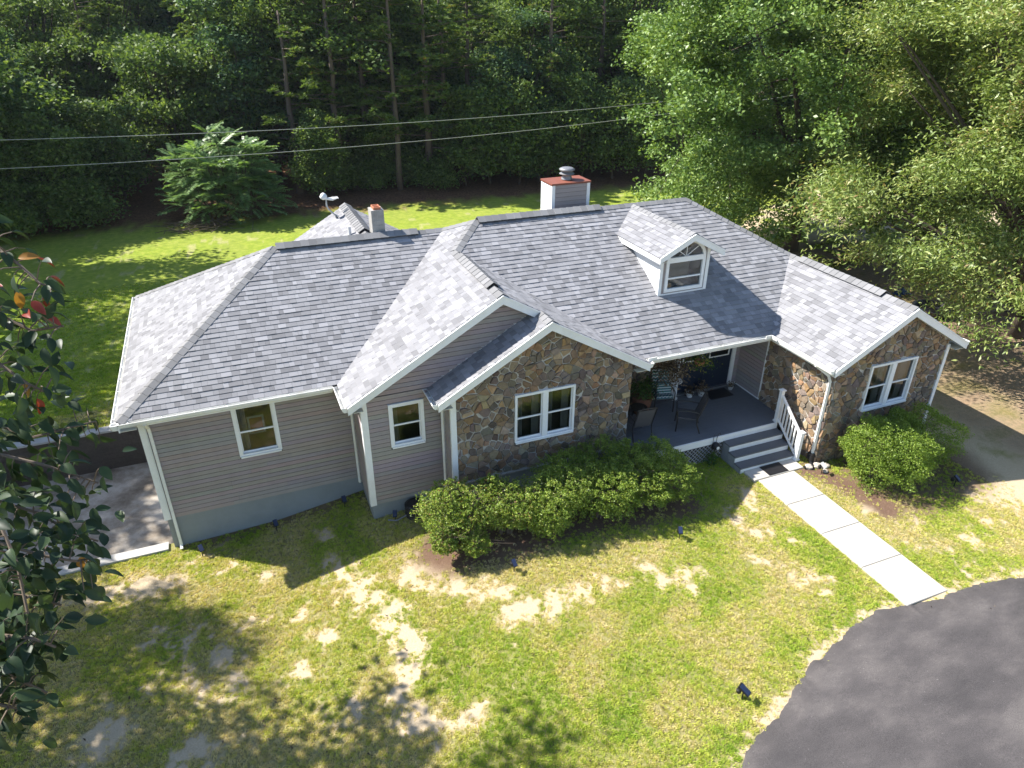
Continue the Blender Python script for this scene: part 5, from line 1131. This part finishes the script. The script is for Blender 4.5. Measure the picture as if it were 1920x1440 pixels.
def pine(seed, H, bare):
    rg = np.random.default_rng(seed); t = bpy.data.objects.new('proto_pine%d' % seed, None); C = []; parts = [tube([(rg.uniform(-.1, .1), rg.uniform(-.1, .1), -.3 + (H + .3) * i / 8) for i in range(9)], [.24 - .024 * i for i in range(9)], 8)]
    z = bare
    while z < H:
        a = rg.uniform(0, 6.28); L = (1.2 + 2.8 * (1 - (z - bare) / (H - bare)) ** .7) * rg.uniform(.6, 1.15); e = Vector((math.cos(a) * L, math.sin(a) * L, z + L * rg.uniform(-.05, .35))); pts = bezier((0, 0, z), (e.x * .5, e.y * .5, z + .1), e, 5); parts.append(tube(pts, [.05 - .007 * j for j in range(6)], 4))
        for j in range(2, 6):
            for _ in range(2): C.append(np.array(pts[j]) + rg.normal(size=3) * np.array([.3, .3, .14]))
        z += rg.uniform(.2, .55)
    for k in range(9):
        z = rg.uniform(bare * .4, bare); a = rg.uniform(0, 6.28); L = rg.uniform(.4, 1.3); parts.append(tube([(0, 0, z), (math.cos(a) * L, math.sin(a) * L, z + rg.uniform(-.3, .2))], [.025, .008], 4))
    C = np.array(C); m_ = 75; P = np.repeat(C, m_, 0); d = rg.normal(size=P.shape); d /= np.linalg.norm(d, axis=1, keepdims=True); d[:, 2] = np.abs(d[:, 2]) * .8 - .15; L = rg.uniform(.22, .45, (len(P), 1)); b = np.cross(d, rg.normal(size=P.shape)); b /= np.linalg.norm(b, axis=1, keepdims=True)
    V = np.stack([P - b * .036, P + d * L * .6 - b * .03, P + d * L, P + d * L * .6 + b * .03], 1).reshape(-1, 3)
    tint = np.clip(rg.uniform(0, .75, len(P)) + np.repeat(rg.uniform(0, .3, len(C)), m_), 0, 1); cr = np_quads('crown', V, 'needle', np.repeat(tint, 4), False)
    V, F = merge(parts); tr = obj('trunk', V, F, 'pinebark', None, smooth=True); COL.objects.unlink(tr)
    for ob in (cr, tr): ob.parent = t
    return t
p1 = mkproto(pine, 61, 15, 4.2); p2 = mkproto(pine, 62, 16, 5.5); p3 = mkproto(pine, 63, 11, 2.2)
WG = 'trees along the edge of the woods'
def put(t, x, y, label, sc=1., rz=None, name=None, grp=WG):
    c = copy_tree(t, (x, y, float(gh(x, y))), random.uniform(0, 6.28) if rz is None else rz, sc, label, grp); c.name = name; return c
put(d1, -12.5, 32.5, 'broadleaf tree at the far left end of the woods edge', (1., 1.), name='woodland_tree')
put(d2, -9.6, 35., 'tall broadleaf tree above the left end of the wires', (1.05, 1.), name='woodland_tree')
put(d1, -6.4, 36.5, 'bushy broadleaf tree reaching the ground left of the sumac', (1., .8), name='woodland_tree')
put(d1, .4, 39.5, 'dark broadleaf tree directly behind the left of the sumac', (1.02, 1.05), name='woodland_tree')
put(d2, 4.8, 38.8, 'dark blue green broadleaf tree directly behind the sumac', (1., .92), name='woodland_tree')
put(p3, 7.6, 35.2, 'short pine with low spreading boughs right of the sumac', (1.15, 1.0), name='pine_tree')
put(p1, 10.46, 34.8, 'pine with tall bare trunk leftmost of the pair right of the sumac', (1.05, 1.), name='pine_tree')
put(p2, 12.78, 37.0, 'pine with tall pale bare trunk rightmost of the pair right of the sumac', (1., 1.), name='pine_tree')
put(p1, 14.06, 33.6, 'pine with a bare trunk rising from the reddish needle litter', (.95, .95), name='pine_tree')
put(p3, 16.6, 34.6, 'pine with layered boughs left of the siding chimney', (1.3, 1.15), name='pine_tree')
put(p3, 12.6, 36.4, 'pine with low boughs between the bare pine trunks', (1.0, 1.0), name='pine_tree')
put(p2, 18.2, 36.0, 'tall pine above the block chimney side of the wires', (1., .95), name='pine_tree')
put(p3, 20.2, 36.5, 'broad pine just left of the siding chimney', (1.25, 1.2), name='pine_tree')
put(d2, 23.2, 35.5, 'broadleaf tree behind the siding chimney', (.95, .85), name='woodland_tree')
put(p1, 25.6, 34.2, 'pine with a shaded trunk right of the siding chimney', (1., 1.), name='pine_tree')
put(d1, 27.8, 35.5, 'broadleaf tree at the right end of the visible woods', (.95, .9), name='woodland_tree')
put(p2, 30.8, 36.5, 'tall pine seen just left of the large oak', (1., 1.), name='pine_tree')
put(d1, 34, 35, 'broadleaf tree hidden behind the large oak', (1., 1.), name='woodland_tree')
put(d2, 39.5, 33, 'broadleaf tree seen through the gaps of the large oak', (1., 1.), name='woodland_tree')
UG = 'young trees and bushes under the woods'
under = [(-9.5, 31.6, d3, 1.), (-6.3, 31.8, d3, .9), (-3.2, 35.5, d3, .9), (8.6, 33.2, d3, .8), (11.6, 35.6, d5, 1.), (15.2, 34.6, d5, 1.1), (16.8, 33.0, d5, .9), (18.8, 33.2, d3, .95), (20.6, 33.0, d3, 1.1), (22.4, 32.2, d3, .95), (24.2, 32.4, d3, .85), (27.2, 31.8, d3, 1.05), (29.6, 31.4, d3, 1.), (12.4, 34.2, d5, .9), (9.6, 34.6, d5, 1.1), (13.4, 35.4, d3, .7), (-11.5, 30.4, d5, 1.4), (-8.2, 30.4, d5, 1.3), (-5.0, 31.2, d5, 1.2), (32.5, 31.5, d3, 1.)]
wherel = ['at the far left', 'left of the sumac, nearer the left edge', 'just left of the sumac', 'just right of the sumac', 'between the two bare pine trunks', 'right of the reddish needle litter', 'above the reddish needle litter', 'left of the siding chimney', 'close behind the siding chimney', 'above the siding chimney', 'right of the siding chimney', 'between siding chimney and large oak', 'at the left fringe of the large oak', 'at the foot of the right bare pine', 'at the foot of the left bare pine', 'thin and behind the bare pines', 'low at the far left corner', 'low in the left lawn edge', 'low near the sumac left side', 'behind the large oak']
for (x, y, t, sc), wtxt in zip(under, wherel): put(t, x, y, ('understorey bush ' if t is d5 else 'young leafy tree ') + wtxt, sc, name='woodland_bush' if t is d5 else 'young_tree', grp=UG)
# trees outside the frame on the left whose shade falls on the lawns
SG = 'trees standing left of the picture'
for i, (x, y, t, sc) in enumerate(((-6.0, -4.2, d4, (.95, 1.)), (-8.0, -3.7, d4, (.9, 1.1)), (-8.3, 2.2, d4, (.48, .9)), (-14.5, 12, d4, (1.25, 1.3)), (-13, 20, d4, (1.0, 1.2)), (-11, 27, d4, (1.1, 1.1)))):
    put(t, x, y, 'tree beyond the left edge, number %s from the front' % ('one', 'two', 'three', 'four', 'five', 'six', 'seven')[i], sc, name='yard_tree', grp=SG)

def scatter(name, pts, rot, scl, tint, proto_obs, kindlabel=None):
    """points mesh + geometry nodes that put one prototype on every point"""
    me = bpy.data.meshes.new(name); me.vertices.add(len(pts)); me.vertices.foreach_set('co', np.asarray(pts, 'f').ravel())
    for nm, tp_, arr, key in (('rot', 'FLOAT_VECTOR', rot, 'vector'), ('scl', 'FLOAT_VECTOR', scl, 'vector'), ('tint', 'FLOAT', tint, 'value')):
        a = me.attributes.new(nm, tp_, 'POINT'); a.data.foreach_set(key, np.asarray(arr, 'f').ravel())
    ob = link(bpy.data.objects.new(name, me)); ng = bpy.data.node_groups.new(name, 'GeometryNodeTree')
    ng.interface.new_socket('Geometry', in_out='INPUT', socket_type='NodeSocketGeometry'); ng.interface.new_socket('Geometry', in_out='OUTPUT', socket_type='NodeSocketGeometry')
    N, L = ng.nodes, ng.links; gi, go = N.new('NodeGroupInput'), N.new('NodeGroupOutput'); jn = N.new('GeometryNodeJoinGeometry')
    if len(proto_obs) == 1: L.new
    ip = N.new('GeometryNodeInstanceOnPoints'); L.new(gi.outputs[0], ip.inputs['Points'])
    gt = N.new('GeometryNodeGeometryToInstance')
    for po in proto_obs:
        oi = N.new('GeometryNodeObjectInfo'); oi.inputs['Object'].default_value = po; oi.inputs['As Instance'].default_value = len(proto_obs) == 1
        L.new(oi.outputs['Geometry'], (jn.inputs[0] if len(proto_obs) > 1 else ip.inputs['Instance']))
    if len(proto_obs) > 1: L.new(jn.outputs[0], ip.inputs['Instance'])
    for nm, sock in (('rot', 'Rotation'), ('scl', 'Scale')):
        na = N.new('GeometryNodeInputNamedAttribute'); na.data_type = 'FLOAT_VECTOR'; na.inputs['Name'].default_value = nm; L.new(na.outputs[0], ip.inputs[sock])
    L.new(ip.outputs[0], go.inputs[0]); md = ob.modifiers.new('scatter', 'NODES'); md.node_group = ng
    return tag(ob, kind='stuff')
def deep(name, protos, n, seed, sz, y0=38, y1=68):
    rg = np.random.default_rng(seed); x = rg.uniform(-34, 66 if y1 < 70 else 100, n); y = rg.uniform(y0, y1, n); P = np.stack([x, y, gh(x, y)], 1)
    rot = np.zeros((n, 3)); rot[:, 2] = rg.uniform(0, 6.28, n); k = rg.uniform(sz[0], sz[1], n); scatter(name, P, rot, np.stack([k, k, k], 1), rg.uniform(0, 1, n), protos)
deep('forest', KIDS[d1.name], 60, 1, (.9, 1.2)); deep('forest', KIDS[d4.name], 45, 2, (.9, 1.2)); deep('forest', KIDS[p2.name], 50, 3, (.85, 1.05)); deep('forest', KIDS[d3.name], 80, 4, (.8, 1.5), 37); deep('forest', KIDS[d2.name], 60, 5, (1.3, 1.7), 60, 82)
for ob in bpy.data.objects:
    if ob.name.startswith('forest'): ob['label'] = 'deep shaded woods behind the first row of trees'

# grass
bl = []; rg = np.random.default_rng(9); V = []
for k in range(11):
    a = rg.uniform(0, 6.28); r = rg.uniform(0, .035); b = np.array([math.cos(a) * r, math.sin(a) * r, -.004]); h = rg.uniform(.018, .04); a2 = rg.uniform(0, 6.28); ln = np.array([math.cos(a2), math.sin(a2), 0]); w = np.array([-ln[1], ln[0], 0]) * .006
    V += [b - w, b + w, b + ln * h * .35 + [0, 0, h * .7] + w * .7, b + ln * h * .8 + [0, 0, h]]
tuft = np_quads('tuft', np.array(V), 'blade', None, False)
def grass_points(x0, x1, y0, y1, dens, seed, size):
    rg = np.random.default_rng(seed); n = int((x1 - x0) * (y1 - y0) * dens); x = rg.uniform(x0, x1, n); y = rg.uniform(y0, y1, n)
    so, mu, wo_, dr2, fa = fields(x, y); keep = rg.uniform(0, 1, n) < np.clip(1.08 - so * 1.12 - mu * .97 - wo_ * .8, .0, 1)
    h = (x > -.05) & (x < xB0) & (y > -.05); h |= (x > xB0 - .05) & (x < xS0) & (y > yB - .05); h |= (x > xS0) & (x < xS1) & (y > yS - .05); h |= (x > xS1) & (x < xD0) & (y > yDk); h |= (x > xD0 - .05) & (x < xD1 + .05) & (y > yD - .05)
    h |= (x > sx0 - .05) & (x < 15.75) & (y > -3.5); h |= (x > 14.1) & (x < 15.29) & (y < -3.4) & (y > -8.62); h |= (x > 13.98) & (x < 15.62) & (y > -3.95) & (y < -3.3); h |= (x < .05) & (x > PADX0 - .2) & (y > PADY0 - .28) & (y < PADY1 + .3)
    ye = np.interp(x, ex, ey); h |= (x > 6.6) & (x < 24) & (y < ye - .03 + rg.normal(size=n) * .05)
    h |= (x > 0) & (x < xD1) & (y > 0) & (y < 7); h |= (x > 2.9) & (x < 9.6) & (y > 6) & (y < 8.1)
    keep &= ~h; x, y, dr2, so = x[keep], y[keep], dr2[keep], so[keep]; n = len(x)
    rot = np.zeros((n, 3)); rot[:, 2] = rg.uniform(0, 6.28, n); rot[:, :2] = rg.normal(size=(n, 2)) * .2; lush = fbm(x * .6, y * .6, 71)
    k = size * rg.uniform(.6, 1.25, n) * (.85 + .3 * lush); t = np.clip(.1 + rg.uniform(0, .5, n) + dr2 * .55 + so * .35 - (lush - .5) * .5, 0, 1)
    return np.stack([x, y, gh(x, y)], 1), rot, np.stack([k, k, k * rg.uniform(.8, 1.2, n)], 1), t
g = [grass_points(-6, 20, -11.8, .2, 620, 1, 1.), grass_points(-6, 0, 6, 12, 130, 2, 1.4), grass_points(-8, 32, 8, 20, 45, 3, 1.8)]
tag(scatter('grass', *[np.concatenate([q[i] for q in g]) for i in range(4)], [tuft]), 'short patchy lawn grass growing around the house')

rg = np.random.default_rng(91); fx, fy = rg.uniform(-4, 16, 620), rg.uniform(-9.5, 0, 620); fk = (rg.uniform(0, 1, 620) < .25 + .75 * sstep(5, 1, fx)) & ~((fx > 13.9) & (fy > -8.7)) & (fy < np.interp(fx, [0, 4.6, 4.7, 6.5, 11, 14], [-.1, -.1, -1.4, -2, -2.8, -3.6])); fp = np.stack([fx, fy, gh(fx, fy) + .03], 1)[fk]
tag(foliage('fallen_leaves', fp, .07, .5, 'deadleaf', None, rg, up=2.), 'dry fallen leaves scattered over the front lawn', kind='stuff')

# utility wires
for nm, pts, lb in (('power_line', [(-30, 22, 7.6), (-5.8, 22, 6.38), (7.6, 22, 6.14), (25.6, 22, 6.49), (50, 22, 8.2)], 'upper wire crossing in front of the dark woods'), ('power_line', [(-30, 22, 6.3), (-6.1, 22, 5.27), (7.5, 22, 5.04), (25.7, 22, 5.82), (50, 22, 7.9)], 'lower wire crossing in front of the sumac')):
    xs = np.array([p[0] for p in pts]); cf = np.polyfit(xs, [p[2] for p in pts], 3); X_ = np.linspace(-30, 50, 60); v, f = tube([(x, 22, float(np.polyval(cf, x))) for x in X_], .014, 5); tag(obj(nm, v, f, 'cable', smooth=True), lb, 'wire', 'utility wires')
# two things on the ground under the right trees
t = thing('blue_tarp', 'crumpled blue tarp on the ground under the oaks', 'tarp', (28.4, 4.5, .85)); V = []; F = []
for i in range(7):
    for j in range(5): V.append((i * .2 - .6, j * .2 - .4, .05 + .4 * math.exp(-((i - 3) ** 2 + (j - 2) ** 2) / 4) * (1 + .3 * math.sin(i * 2.1 + j))))
for i in range(6):
    for j in range(4): F.append((i * 5 + j, i * 5 + j + 1, i * 5 + 6 + j, i * 5 + 5 + j))
obj('sheet', V, F, 'blue', t); t.scale = (.6, .6, .6)
t = thing('fire_pit', 'black round tub behind the right roof ridge', 'tub', (27.8, 2.5, .82)); v, f = lathe([(.6, 0), (.75, .3), (.78, .34), (.7, .34), (.55, .08), (.1, .06)], 20); obj('bowl', v, f, 'black', t)
for a in (0, 2.1, 4.2): v, f = tube([(.5 * math.cos(a), .5 * math.sin(a), -.05), (.5 * math.cos(a), .5 * math.sin(a), .1)], .03, 6); obj('foot', v, f, 'black', t)

# thin summer air between the camera and the woods
V, F = box(-120, 160, -60, 120, -3.5, 30)
hz = obj('haze', V, F, None); tag(hz, kind='stuff')
hm = bpy.data.materials.new('haze_air'); hm.use_nodes = True; HN = hm.node_tree.nodes; HN.remove(HN['Principled BSDF'])
pv = HN.new('ShaderNodeVolumePrincipled'); pv.inputs['Color'].default_value = (.8, .88, 1, 1); pv.inputs['Density'].default_value = .00016; pv.inputs['Anisotropy'].default_value = .2
hm.node_tree.links.new(pv.outputs[0], HN['Material Output'].inputs['Volume']); hz.data.materials.append(hm)
